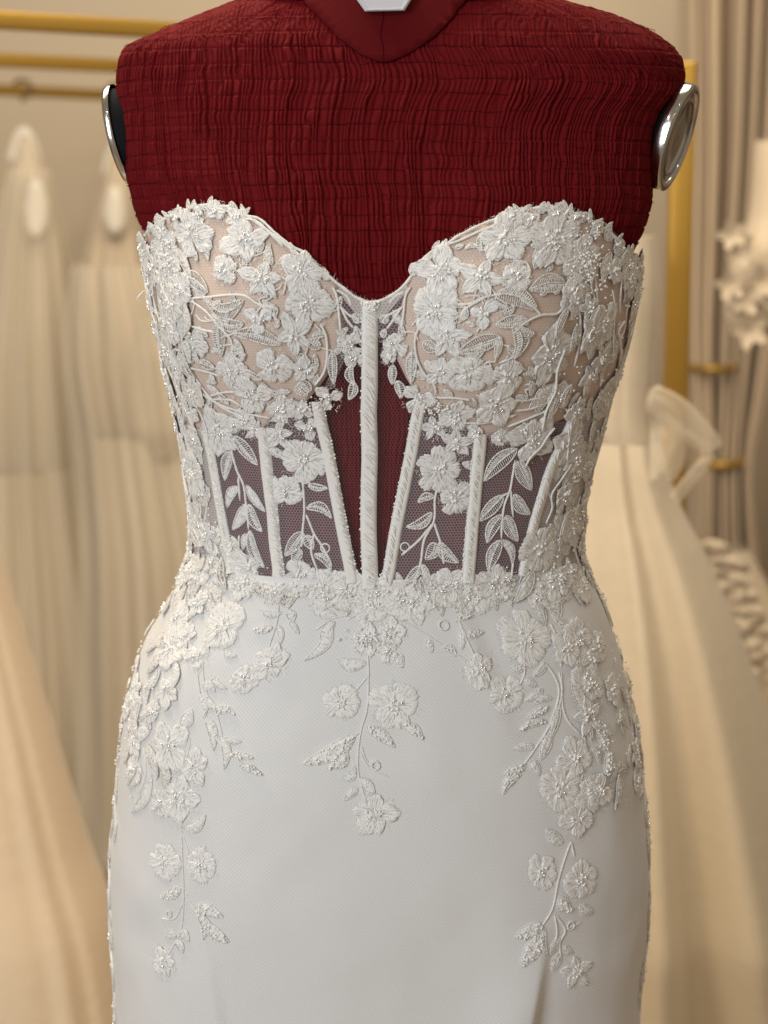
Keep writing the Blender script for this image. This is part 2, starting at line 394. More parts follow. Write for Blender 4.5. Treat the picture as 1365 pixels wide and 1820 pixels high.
# shirring threads: dark elastic rows
def stitch_row(py):
    n = 420; t = np.linspace(-1.46, 1.46, n)
    wob = np.interp(t, np.linspace(-1.8, 1.8, 40), RNG.standard_normal(40))*1.6+np.interp(t, np.linspace(-1.8, 1.8, 9), RNG.standard_normal(9))*3.0
    fine = np.interp(t, np.linspace(-1.8, 1.8, 220), RNG.standard_normal(220))
    z0 = zpx(py) if py > 200 else P(682.5, py, -.11*(py+72)/272).z
    z = z0-wob*.00037-.012*np.abs(np.sin(t))**3*(1 if py > 60 else .4)+fine*.00012
    p, nn = S(t, z, hbase(t, z)+.0015+fine*.0003)
    V, F = tube_vf(p, .00017, 4, nn)
    mk('stitch_row', V, F, 'thread_dark', form)
for py in ROWPY:
    if py < 10 or py > 560: continue
    stitch_row(py)

# yoke of the neck
def patch(name, poly_tz, m, parent, h=0.0, step=.006, closed_edge=None, hfun=None, **kw):
    poly = np.asarray(poly_tz, float)
    sc = np.array([.14, 1.0]); Q = poly*sc
    # densify boundary
    bd = []
    for i in range(len(Q)):
        a, b = Q[i], Q[(i+1) % len(Q)]; k = max(1, int(np.linalg.norm(b-a)/(step*.6)))
        bd += [a+(b-a)*j/k for j in range(k)]
    bd = np.array(bd)
    lo, hi = bd.min(0), bd.max(0)
    gx, gy = np.meshgrid(np.arange(lo[0], hi[0], step), np.arange(lo[1], hi[1], step))
    gx = gx+(np.arange(gx.shape[0]) % 2)[:, None]*step*.5
    pts = np.stack([gx.ravel(), gy.ravel()], 1)
    # point in polygon
    ins = np.zeros(len(pts), bool); j = len(bd)-1
    for i in range(len(bd)):
        c = ((bd[i, 1] > pts[:, 1]) != (bd[j, 1] > pts[:, 1])) & (pts[:, 0] < (bd[j, 0]-bd[i, 0])*(pts[:, 1]-bd[i, 1])/(bd[j, 1]-bd[i, 1]+1e-15)+bd[i, 0])
        ins ^= c; j = i
    pts = pts[ins]
    dmin = np.min(np.linalg.norm(pts[:, None]-bd[None, ::2], axis=2), axis=1) if len(pts) else np.zeros(0)
    pts = pts[dmin > step*.35]
    allp = [Vector((float(a), float(b))) for a, b in np.vstack([bd, pts])]
    nb = len(bd)
    r = delaunay_2d_cdt(allp, [(i, (i+1) % nb) for i in range(nb)], [], 1, 1e-7)
    vq = np.array([(v.x, v.y) for v in r[0]])/sc
    hh = h if hfun is None else hfun(vq)
    V, n = S(vq[:, 0], vq[:, 1], np.full(len(vq), h) if hfun is None else hh)
    uv = np.stack([vq[:, 0]*.14, vq[:, 1]], 1)
    return mk(name, V, [tuple(f) for f in r[2]], m, parent, uv=uv, **kw)
yk = [(540, 1), (562, 25), (590, 53), (615, 77), (640, 96), (665, 107), (678, 110), (692, 109), (715, 101), (745, 84), (775, 62), (798, 38), (812, 18), (826, 1)]
ytz = TZs(yk)
ztop = P(682.5, -74, 0).z
ypoly = np.vstack([ytz, [(1.9, ztop-.012)], [(1.9, ztop+.0)], [(0.9, ztop)], [(0, ztop)], [(-.9, ztop)], [(-1.9, ztop)], [(-1.9, ztop-.012)]])
yo = patch('neck_yoke', ypoly, 'red_plain', form, h=.0008, step=.005)
md = yo.modifiers.new('thick', 'SOLIDIFY'); md.thickness = .0009; md.offset = -1
p, nn = S(*catmull(TZs([(679, 10), (680, 40), (680, 80), (680, 112)]), 8).T, np.full(25, .0009))
mk('centre_seam', *tube_vf(p, .0003, 5, nn), 'thread_dark', yo)
p, nn = S(*catmull(ytz, 6).T, np.full((len(ytz)-1)*6+1, -.0001))
mk('yoke_edge', *tube_vf(p, .0004, 5, nn), 'thread_dark', yo)
# neck column above and its cap
tq = np.linspace(0, 2*PI, 64, endpoint=False)
rings = []
for py, sc_ in ((-74, .97), (-110, .96), (-150, .96), (-200, .97), (-204, .9), (-206, .02)):
    c_, _ = S(tq, np.full(64, P(682.5, -74).z-.0006), np.full(64, -.0030))
    ctr = c_.mean(0); q = ctr+(c_-ctr)*sc_; q[:, 2] = P(682.5, py).z; rings.append(q)
mk('neck', np.concatenate(rings), grid_faces(len(rings), 64, True), 'red_plain', form)
# hexagonal plate hanging at the throat
def hexplate():
    def at(px, py, d=0):
        l = S(*TZ(px, max(py, 2)), 0.0)[0]; return np.array(P(px, py, -.0735-d+(-py)*.0001))
    outl = [(649, 20.5), (719, 19), (737, -11), (715, -46), (652, -44), (625, -13)]
    cx, cy = 682, -12
    V = []
    for k, d in ((1.0, -.004), (1.0, .0022), (.93, .0036), (.86, .0036), (.84, .0030)):
        V += [at(cx+(x-cx)*k, cy+(y-cy)*k, d) for x, y in outl]
    V.append(at(cx, cy, .0030)); n = 6
    F = [tuple(int(i) for i in q) for q in grid_faces(5, 6, True)]+[(24+i, 24+(i+1) % 6, 30) for i in range(6)]
    mk('throat_plate', V, F, 'plastic', form, smooth=False)
hexplate()
# arm plates
def arm_plate(c, nrm, up, r, th, face_out):
    nrm = Vector(nrm).normalized(); up = Vector(up); up = (up-nrm*up.dot(nrm)).normalized(); sd = up.cross(nrm)
    ang = np.linspace(0, 2*PI, 64, endpoint=False)
    def ringp(rr, d): return [np.array(Vector(c)+sd*(math.cos(a)*rr*.72)+up*(math.sin(a)*rr)+nrm*d) for a in ang]
    prof = [(r*.985, 0), (r, .0012), (r, th-.0015), (r*.985, th), (r*.86, th+.0006), (r*.84, th-.0015)]
    rim = mk('arm_plate', np.concatenate([ringp(*q) for q in prof]), grid_faces(len(prof), 64, True), 'steel', form)
    prof = [(r*.845, th-.0014), (r*.72, th-.0018), (r*.69, th-.0006), (r*.66, th-.0018), (r*.3, th-.0012), (r*.02, th-.0011)]
    mk('face_disc', np.concatenate([ringp(*q) for q in prof]), grid_faces(len(prof), 64, True), 'steel', rim)
    prof = [(r*.90, .0004), (r*.84, -.008), (r*.66, -.018)]
    mk('foam_backing', np.concatenate([ringp(*q) for q in prof]), grid_faces(len(prof), 64, True), 'black', rim)
rp = P(1188, 240, -.012); arm_plate(rp, (.84, -.40, -.27), (.22, 0, .97), .0370, .0085, True)
lp = P(221, 238, -.010); arm_plate(lp, (-.955, .19, -.21), (-.21, 0, .98), .0345, .0045, False)
# stand inside the skirt
V, F = tube_vf([(.0, 0, .02), (0, 0, .4), (0, 0, .95)], .016, 16); mk('stand_pole', V, F, 'steel', form)
V, F = tube_vf([(0, 0, 0), (0, 0, .004), (0, 0, .02), (0, 0, .024)], .19, 40, cap=True); mk('stand_base', V, F, 'steel', form)

# ================================================================== GOWN
gown = thing('wedding_gown', 'strapless white gown with sheer boned corset and beaded floral lace on the red form', 'wedding dress')
ZW = zpx(1042)
tq = np.linspace(-PI, PI, 361)
# full tulle layer of the bodice
def tulle_layer():
    nz = 110; top = necklin(tq); s = np.linspace(0, 1, nz)[:, None]
    z = top[None]*(1-s)+(ZW-.004)*s; t = np.tile(tq, (nz, 1))
    V, n = S(t, z, np.full(t.shape, .0002)); uv = np.stack([t*.14, z], -1).reshape(-1, 2)
    mk('tulle_bodice', V.reshape(-1, 3), grid_faces(nz, 361), 'tulle', gown, uv=uv)
tulle_layer()
def nseg(i0, i1): return [tuple(q) for q in NTZ[i0:i1]]
zl, zr = zpx(772), zpx(752)
cupL = nseg(0, 12)+[tuple(q) for q in TZs([(606, 540), (612, 585), (606, 625), (590, 655), (566, 690), (546, 713), (520, 730), (480, 750), (455, 769), (412, 757), (378, 764), (345, 772)])]+[(-1.3, zl), (-1.8, zl), (-1.8, zb)]
cupR = [(1.8, zb), (1.8, zr), (1.3, zr)]+[tuple(q) for q in TZs([(1010, 742), (968, 760), (930, 771), (898, 778), (866, 780), (840, 769), (800, 745), (763, 728), (738, 702), (722, 672), (706, 640), (706, 590), (712, 545)])]+nseg(16, len(NTZ))
for nm, cp in (('cup', cupL), ('cup', cupR)):
    o = patch(nm, cp, 'nude', gown, h=-.0006, step=.006)
    md = o.modifiers.new('thick', 'SOLIDIFY'); md.thickness = .0018; md.offset = -1
# denser tulle: gore by the centre, side panels
patch('gore_tulle', TZs([(600, 503), (630, 526), (650, 535), (650, 600), (635, 610), (612, 640), (600, 668), (590, 690), (572, 700), (590, 655), (606, 625), (612, 585)]), 'tulle2', gown, h=.0006, step=.006)
patch('gore_tulle', TZs([(722, 503), (700, 522), (672, 535), (668, 600), (690, 605), (710, 640), (735, 690), (748, 702), (722, 672), (706, 640), (706, 590), (712, 545)]), 'tulle2', gown, h=.0006, step=.006)
patch('gore_band', TZs([(594, 498), (630, 526), (650, 535), (672, 535), (700, 522), (722, 503), (727, 514), (700, 545), (680, 566), (640, 566), (612, 535)]), 'tulle3', gown, h=.0012, step=.005)
def side_panel(lo, hi, m):
    """sheer panel between two seam lines given in photo pixels, top->bottom"""
    a = TZs(lo); b = TZs(hi); patch('tulle_panel', np.vstack([a, b[::-1]]), m, gown, h=.0007, step=.008)
BONES = [  # polyline in pixels, width px, beaded side
 ([(657, 540), (657, 640), (657, 800), (655, 940), (656, 1046)], 29, 1),
 ([(563, 712), (580, 790), (597, 880), (612, 960), (625, 1036)], 22, -1),
 ([(466, 757), (474, 830), (484, 910), (489, 970), (494, 1030)], 24, -1),
 ([(366, 765), (382, 840), (394, 910), (405, 970), (412, 1020)], 21, -1),
 ([(749, 712), (732, 800), (714, 890), (699, 970), (686, 1040)], 23, 1),
 ([(854, 772), (847, 850), (841, 920), (836, 980), (832, 1036)], 25, 1),
 ([(1018, 742), (982, 822), (957, 900), (942, 960), (930, 1024)], 22, 1)]
bl = [[tuple(q) for q in b[0]] for b in BONES]
side_panel(bl[2], bl[1], 'tulle2'); side_panel(bl[3], bl[2], 'tulle2'); side_panel(bl[4], bl[5], 'tulle2'); side_panel(bl[5], bl[6], 'tulle2')
for s, b in ((-1, bl[3]), (1, bl[6])):
    a = TZs(b); far = np.stack([np.full(6, s*2.9), np.linspace(a[0, 1], ZW, 6)], 1)
    patch('tulle_panel', np.vstack([a, [(s*2.9, ZW)], [(s*2.9, a[0, 1]+.02)]]), 'tulle3', gown, h=.0007, step=.010)

def strip(tz, wid, hgt, h0=.0008, nc=9, lump=.0003):
    """raised padded strip along chart polyline; returns V,F and centreline"""
    c = catmull(tz, 14); n = len(c)
    V = np.zeros((n, nc, 3)); u = np.linspace(-1, 1, nc)
    d = np.gradient(c, axis=0); out = []
    T = np.zeros((n, nc)); Z = np.zeros((n, nc))
    for i in range(n):
        st, sz = scales(*c[i]); dm = d[i]*np.array([st, sz]); dm /= np.linalg.norm(dm); pr = np.array([dm[1], -dm[0]])
        T[i] = c[i, 0]+u*wid/2*pr[0]/st; Z[i] = c[i, 1]+u*wid/2*pr[1]/sz
    H = h0+hgt*np.clip(1-u**4, 0, 1)[None]**.6*(1+.13*np.interp(np.arange(n), np.arange(0, n+4, 4), RNG.standard_normal(len(np.arange(0, n+4, 4)))*.6)[:, None])+RNG.standard_normal((n, nc))*lump*.3
    H[:, 0] = H[:, -1] = 0
    V, nn = S(T, Z, H)
    return V, nn, T, Z, H
PXM = .000364
for pts, wpx, sgn in BONES:
    tz = TZs(pts); wm = wpx*PXM
    V, nn, T, Z, H = strip(tz, wm, .0017)
    uv = np.stack([T*.14, Z], -1).reshape(-1, 2)
    b = mk('boning_channel', V.reshape(-1, 3), grid_faces(*V.shape[:2]), 'cord', gown, uv=uv)
    mb = MB(); n = V.shape[0]; q = np.linspace(0, n-1.001, int(np.linalg.norm(V[-1, 4]-V[0, 4])/.0022))
    wide = 1 if wpx == 29 else 0
    for k in q:                                   # slanted bugle stitches over the beaded half
        i = int(k); f = k-i
        if RNG.random() < .14: continue
        slant = RNG.uniform(.6, 2.6)
        lo, hi = (1.0, 6.6) if (sgn > 0 and not wide) else ((1.4, 7.0) if not wide else (.8, 7.2))
        if sgn > 0 and not wide: lo, hi = 3.0, 7.4
        elif not wide: lo, hi = .6, 5.0
        lo = lo+RNG.uniform(0, 1.2); hi = hi-RNG.uniform(0, 1.4)
        cs = np.linspace(lo, hi, 5); pts_ = []
        for c_ in cs:
            rowk = min(n-1.001, k-(c_-lo)/(hi-lo)*slant+RNG.normal()*.08); rowk = max(0, rowk); a0 = int(rowk); g = rowk-a0
            c0 = int(c_); gc = c_-c0; a1 = min(a0+1, n-1); c1 = min(c0+1, 8)
            pp = (V[a0, c0]*(1-gc)+V[a0, c1]*gc)*(1-g)+(V[a1, c0]*(1-gc)+V[a1, c1]*gc)*g
            pts_.append(pp+nn[a0, c0]*(.0003+RNG.random()*.0003))
        v, f_ = tube_vf(pts_, .00042+RNG.random()*.00022, 5, np.tile(nn[i, 4], (5, 1))); mb.add(v, f_)
    mb.build('bead_trim', 'bugle', b, kind='stuff')
    mb = MB(); col = 8 if sgn > 0 else 0
    kk = np.linspace(0, n-1.001, int(np.linalg.norm(V[-1, 4]-V[0, 4])/.0024)).astype(int); kk = kk[RNG.random(len(kk)) < .55]
    beads_into(mb, V[kk, col]+nn[kk, col]*.0010, RNG.uniform(.0004, .0010, len(kk)), True)
    mb.build('edge_bead', 'bead', b, kind='stuff')

# skirt
def skirt():
    t = np.concatenate([np.linspace(-1.9, 1.9, 300), np.linspace(1.9, 2*PI-1.9, 90)[1:-1]])
    zf = np.concatenate([np.linspace(ZW+.004, zpx(1860), 230), np.linspace(zpx(1860)-.01, .004, 60)])
    T, Zg = np.meshgrid(t, zf)
    H = np.full(T.shape, .0004)
    X = S0(T, Zg)[..., 0]
    py = np.interp(Zg, [zpx(1820), zpx(1040)], [1820, 1040])
    def fold(x0, x1, y0, y1, w_, amp, side):
        s = np.clip((py-y0)/(y1-y0), 0, 1.25); xc = P(x0, 1500, -.12).x+(P(x1, 1500, -.12).x-P(x0, 1500, -.12).x)*s
        d = (X-xc)*side
        return amp*sstep(s)*np.where(d > 0, np.exp(-(d/w_)**2), np.exp(-(d/(w_*.18))**2))
    front = (np.cos(T) > 0)
    H = H+front*fold(975, 936, 1620, 1820, .030, .0095, -1)
    H = H+front*fold(352, 382, 1600, 1820, .030, .0030, -1)
    H = H-front*fold(860, 1010, 1120, 1330, .012, .0012, 1)*np.clip((1400-py)/120, 0, 1)*0
    # pulled ripples below the waist on the right and soft hip ripples
    H = H+front*.0012*np.exp(-((X-P(830, 1130, -.12).x-(py-1120)*.00016)/.007)**2)*np.clip((py-1060)/60, 0, 1)*np.clip((1330-py)/170, 0, 1)
    H = H-front*.0011*np.exp(-((X-P(862, 1130, -.12).x-(py-1120)*.00016)/.009)**2)*np.clip((py-1060)/60, 0, 1)*np.clip((1330-py)/170, 0, 1)
    H = H+noise2(len(t), len(zf), 40, 16)*.0003+noise2(len(t), len(zf), 14, 5)*.0011
    low = np.clip((.62-Zg)/.5, 0, 1); H = H+low*.03*np.sin(T*9)
    global SKIRT; SKIRT = (t, zf, H)
    V, n = S(T, Zg, H)
    mk('skirt', V.reshape(-1, 3), grid_faces(len(zf), len(t), True), 'satin', gown, uv=np.stack([T*.15, Zg], -1).reshape(-1, 2))
skirt()
S_body = S
def S(t, z, h=0.0):
    t = np.asarray(t, float); z = np.asarray(z, float); ts, zf, Hg = SKIRT
    tw = np.where(t < ts[0], t+2*PI, t)
    i = np.clip(np.searchsorted(ts, tw)-1, 0, len(ts)-2); fi = np.clip((tw-ts[i])/(ts[i+1]-ts[i]), 0, 1)
    zr_ = -zf; j = np.clip(np.searchsorted(zr_, -z)-1, 0, len(zf)-2); fj = np.clip((-z-zr_[j])/(zr_[j+1]-zr_[j]), 0, 1)
    hs = (Hg[j, i]*(1-fi)+Hg[j, i+1]*fi)*(1-fj)+(Hg[j+1, i]*(1-fi)+Hg[j+1, i+1]*fi)*fj
    return S_body(t, z, np.asarray(h)+np.where(z < ZW, hs, 0))

# ------------------------------------------------------------------ lace makers (in the surface chart)
class Frame:
    def __init__(s, t, z):
        s.t, s.z = float(t), float(z); s.st, s.sz = scales(s.t, s.z)
    def at(s, a, b, h):
        return S(s.t+np.asarray(a)/s.st, s.z+np.asarray(b)/s.sz, h)
def petal(fr, ang, r, W, shape, h0, H, r0=.10, nu=15, nv=9, ridges=5, lift=0.0):
    u = np.linspace(-1, 1, nu)[None]; v = np.linspace(0, 1, nv)[:, None]
    if shape == 'round': wv = W*(np.sin(PI*np.clip(v, 0, 1)**1.25*.80+.16))**.85; cap = .20
    elif shape == 'point': wv = W*.86*np.sin(PI*(v*.93+.05)**.85)**1.0; cap = -.05
    else: wv = W*(.35+.75*v)*(1-.25*v**6); cap = .13
    j = 1+.09*RNG.standard_normal()
    jag = RNG.standard_normal((1, nu))*.030
    rad = r*(r0+(1-r0)*j*(v-cap*u**2*v**1.5+jag*v**3))
    tan = u*wv*r*(1+.05*np.sin(v*8+RNG.random()*6))*(1+RNG.standard_normal((nv, 1))*.025)
    ang = ang+RNG.normal()*.04; sk = RNG.normal()*.12
    ca, sa = math.cos(ang), math.sin(ang); tan = tan+sk*r*v**2
    a = rad*ca-tan*sa; b = rad*sa+tan*ca
    col = RNG.standard_normal((1, nu))*.16+.10*np.cos(np.arange(nu)*PI)[None]
    cup = RNG.uniform(-.25, .35)
    Hh = h0+H*((.34+.66*v**.7)*(1-cup*np.abs(u)**2))+H*col*np.sin(PI*np.clip(v*.8+.15, 0, 1))+H*.20*np.exp(-((np.abs(u)-.86)/.12)**2)
    Hh = Hh+lift*v**2+RNG.standard_normal(Hh.shape)*H*.06
    Hh[:, 0] = h0-.0002; Hh[:, -1] = h0-.0002; Hh[-1, :] = h0+(Hh[-2, :]-h0)*.25; Hh[0] = h0
    V, _ = fr.at(a, b, Hh)
    o1, o2 = RNG.uniform(0, 90, 2)
    U = np.stack([u*wv*r/.00085+0*v+o1, rad/.0055+0*u+o2], -1).reshape(-1, 2)
    return V.reshape(-1, 3), grid_faces(nv, nu), U
def flower_parts(kind, fr, r, rot, h0):
    """list of (V,F) petals"""
    H = min(.0012, .0005+r*.042); out = []
    if kind == 'daisy':
        n = 8
        for k in range(n): out.append(petal(fr, rot+2*PI*k/n+RNG.normal()*.05, r*RNG.uniform(.92, 1.05), .42, 'scallop', h0+.0002*(k % 2), H*.9, .12, 11, 8, 3))
    elif kind == 'rose':
        for k in range(5): out.append(petal(fr, rot+2*PI*k/5+RNG.normal()*.1, r*RNG.uniform(.85, 1.08), .58, 'scallop', h0+.0002*(k % 2), H*.8, .15, 11, 8, 4))
        for k in range(3): out.append(petal(fr, rot+.5+2*PI*k/3, r*.62, .55, 'scallop', h0+H*.45, H*.8, .05, 9, 7, 3))
    elif kind == 'tri':
        for k in range(3): out.append(petal(fr, rot+2*PI*k/3+RNG.normal()*.15, r*RNG.uniform(.9, 1.1), .44, 'round', h0, H, .05, 15, 9, 5))
    elif kind == 'star5':
        for k in range(5): out.append(petal(fr, rot+2*PI*k/5+RNG.normal()*.1, r*RNG.uniform(.88, 1.12), .36, 'point', h0+.0002*(k % 2), H, .06, 15, 10, 5))
    else:
        n = 5
        for k in range(n): out.append(petal(fr, rot+2*PI*k/n+RNG.normal()*.12, r*RNG.uniform(.88, 1.12), .43, 'round', h0+.0003*(k % 2), H, .08, 15, 9, 5))
    return out, H
ALLB = MB(); CRYS = MB(); FUZZ = []
def flower(kind, tz, r, rot=None, h0=.0004, white=False, parts=True, stamens=True, beads=True):
    fr = Frame(*tz); rot = RNG.uniform(0, 6.28) if rot is None else rot
    nh = int(20+r*2600)                       # stray fibres around the edge
    for an, q, L, dd in zip(RNG.uniform(0, 6.28, nh), RNG.uniform(.6, 1.02, nh), RNG.uniform(.001, .0028, nh), RNG.normal(size=nh)*.9):
        s3 = np.array([0, .5, 1]); x = q*r*math.cos(an)+s3*L*math.cos(an+dd); y = q*r*math.sin(an)+s3*L*math.sin(an+dd)
        FUZZ.append((fr, x, y, h0+.0010+s3*RNG.uniform(-.0006, .0010)))
    ps, H = flower_parts(kind, fr, r, rot, h0)
    m = 'lace_satin' if fr.z < ZW+.004 else ('lace_white' if white else 'lace')
    if m == 'lace_satin': h0 = h0*.5; H = H*.8; ps, H = flower_parts(kind, fr, r, rot, h0)
    mb = MB()
    # centre boss + stamens
    a = np.linspace(0, 2*PI, 12, endpoint=False)
    rr = np.array([.30, .24, .14, .01])[:, None]*r; hh = h0+H*np.array([.2, .75, .95, 1.0])[:, None]
    V, n_ = fr.at(rr*np.cos(a), rr*np.sin(a), hh+0*a); mb.add(V.reshape(-1, 3), grid_faces(4, 12, True))
    if stamens:
        for k in range(7):
            an = rot+k*.9+RNG.normal()*.2; L = r*RNG.uniform(.35, .62); s = np.linspace(.08, 1, 4)
            V, n_ = fr.at(s*L*math.cos(an), s*L*math.sin(an), h0+H*1.22+0*s); v, f = tube_vf(V, .00032, 4, n_); mb.add(v, f)
    if parts:
        fl = mb.build('lace_flower', m, gown)
        for v, f, U in ps: mk('petal', v, f, m, fl, uv=U)
    else:
        for v, f, U in ps: mb.add(v, f, U)
        fl = mb.build('lace_flower', m, gown)
    if beads:
        nb = int(5+r*500*RNG.uniform(.5, 1.0)); an = RNG.uniform(0, 6.28, nb); rd = r*.36*np.sqrt(RNG.random(nb))
        V, n_ = fr.at(rd*np.cos(an), rd*np.sin(an), h0+H*1.15+RNG.random(nb)*.0006)
        nc_ = RNG.integers(1, 4); beads_into(CRYS, V[:nc_], RNG.uniform(.0007, .0013, nc_)); bm = MB(); beads_into(bm, V[nc_:], RNG.uniform(.0005, .0012, nb-nc_)); bm.build('bead_centre', 'bead', fl, kind='stuff')
    return fl
LEAFN = [0]; LEAFX = MB()
def leaf(tz0, tz1, w, style='solid', h0=.0004, bend=None, m='lace'):
    fr = Frame(*tz0); d = (np.asarray(tz1)-np.asarray(tz0))*np.array([fr.st, fr.sz]); L = np.linalg.norm(d)+1e-9
    ang = math.atan2(d[1], d[0]); bend = RNG.normal()*.10 if bend is None else bend
    ca, sa = math.cos(ang), math.sin(ang)
    def loc(s, off, h):
        x = s*L; y = off+bend*L*np.sin(PI*s)
        return fr.at(x*ca-y*sa, x*sa+y*ca, h)
    s = np.linspace(0, 1, 15); wd = w/2*np.sin(PI*s**.8)**.85
    if fr.z < ZW: m = 'lace_satin'; h0 = h0*.6
    mb = MB()
    if style == 'open':
        for sg in (-1, 1):
            V, n_ = loc(s, sg*wd, np.full(15, h0+.0005)); v, f = tube_vf(V, .00055, 5, n_); mb.add(v, f)
        V, n_ = loc(s, 0*s, np.full(15, h0+.0007)); v, f = tube_vf(V, .00060, 5, n_); mb.add(v, f)
        nr = max(5, int(L/.0016)); side = RNG.choice([-1, 1])
        for k in range(nr):
            q = .07+.86*k/nr; sl = .05
            for sg in (-1, 1):
                x0 = np.linspace(0, 1, 4); ww = w/2*math.sin(PI*min(.999, q+sl)**.8)**.85
                V, n_ = loc(q+sl*x0, sg*ww*x0, h0+.0004+.0004*np.sin(PI*x0)); v, f = tube_vf(V, .00036 if sg != side else .00052, 4, n_); mb.add(v, f)
        # satin-stitched strip beside the vein on one half
        u = np.linspace(0, 1, 5)[None]; sv = s[:, None]
        V, _ = loc(sv+0*u, side*wd[:, None]*u*.62, h0+.0007*np.sin(PI*u*.9+.1)+0*sv); mb.add(V.reshape(-1, 3), grid_faces(15, 5))
        LEAFN[0] += 1
        if LEAFN[0] > 300:
            for v_, f_, u_ in zip(mb.V, mb.F, mb.U): LEAFX.add(v_, f_-f_.min(), u_)
            return None
        lf = mb.build('lace_leaf', m, gown)
    else:
        u = np.linspace(-1, 1, 9)[None]; sv = s[:, None]
        Hh = h0+(.0008+.04*w)*(1-np.abs(u)**2.2)*(np.sin(PI*sv)**.5)*(1-.45*np.exp(-(u/.16)**2))+.00022*np.sin(sv*46+np.abs(u)*5)
        Hh[:, 0] = h0-.0003; Hh[:, -1] = h0-.0003
        Hh[1:-1, 1:-1] += RNG.standard_normal((13, 7))*.00018
        V, _ = loc(sv+0*u, wd[:, None]*u, Hh); mb.add(V.reshape(-1, 3), grid_faces(15, 9), np.stack([(sv*L+.4*np.abs(u)*w/2)/.0009, (u*w/2+0*sv)/.004+RNG.uniform(0, 50)], -1).reshape(-1, 2))
        for sg in (-1, 1):
            V, n_ = loc(s, sg*wd, np.full(15, h0+.0004)); v, f = tube_vf(V, .00045 if m != 'lace_satin' else .00032, 4, n_); mb.add(v, f)
        LEAFN[0] += 1
        if LEAFN[0] > 300:
            for v_, f_, u_ in zip(mb.V, mb.F, mb.U): LEAFX.add(v_, f_-f_.min(), u_)
            return None
        lf = mb.build('lace_leaf', m, gown)
        if style == 'bead':
            nb = int(L*w*1.1e5)+4; sq = RNG.uniform(.06, .94, nb); wo = w/2*np.sin(PI*sq**.8)**.85*RNG.uniform(-.9, .9, nb)
            V, _ = loc(sq, wo, h0+.0012+RNG.random(nb)*.0006); bm = MB(); beads_into(bm, V, RNG.uniform(.0005, .0010, nb), True); bm.build('bead', 'bead', lf, kind='stuff')
    return lf
def stem(tzp, r=.0008, h0=.0007):
    c = catmull(tzp, 7); p, n_ = S(c[:, 0], c[:, 1], np.full(len(c), h0)); k = len(c)
    v, f = tube_vf(p, r*(1+.12*np.sin(np.arange(k)*2.1)), 6, n_)
    return mk('lace_stem', v, f, 'cord', gown)

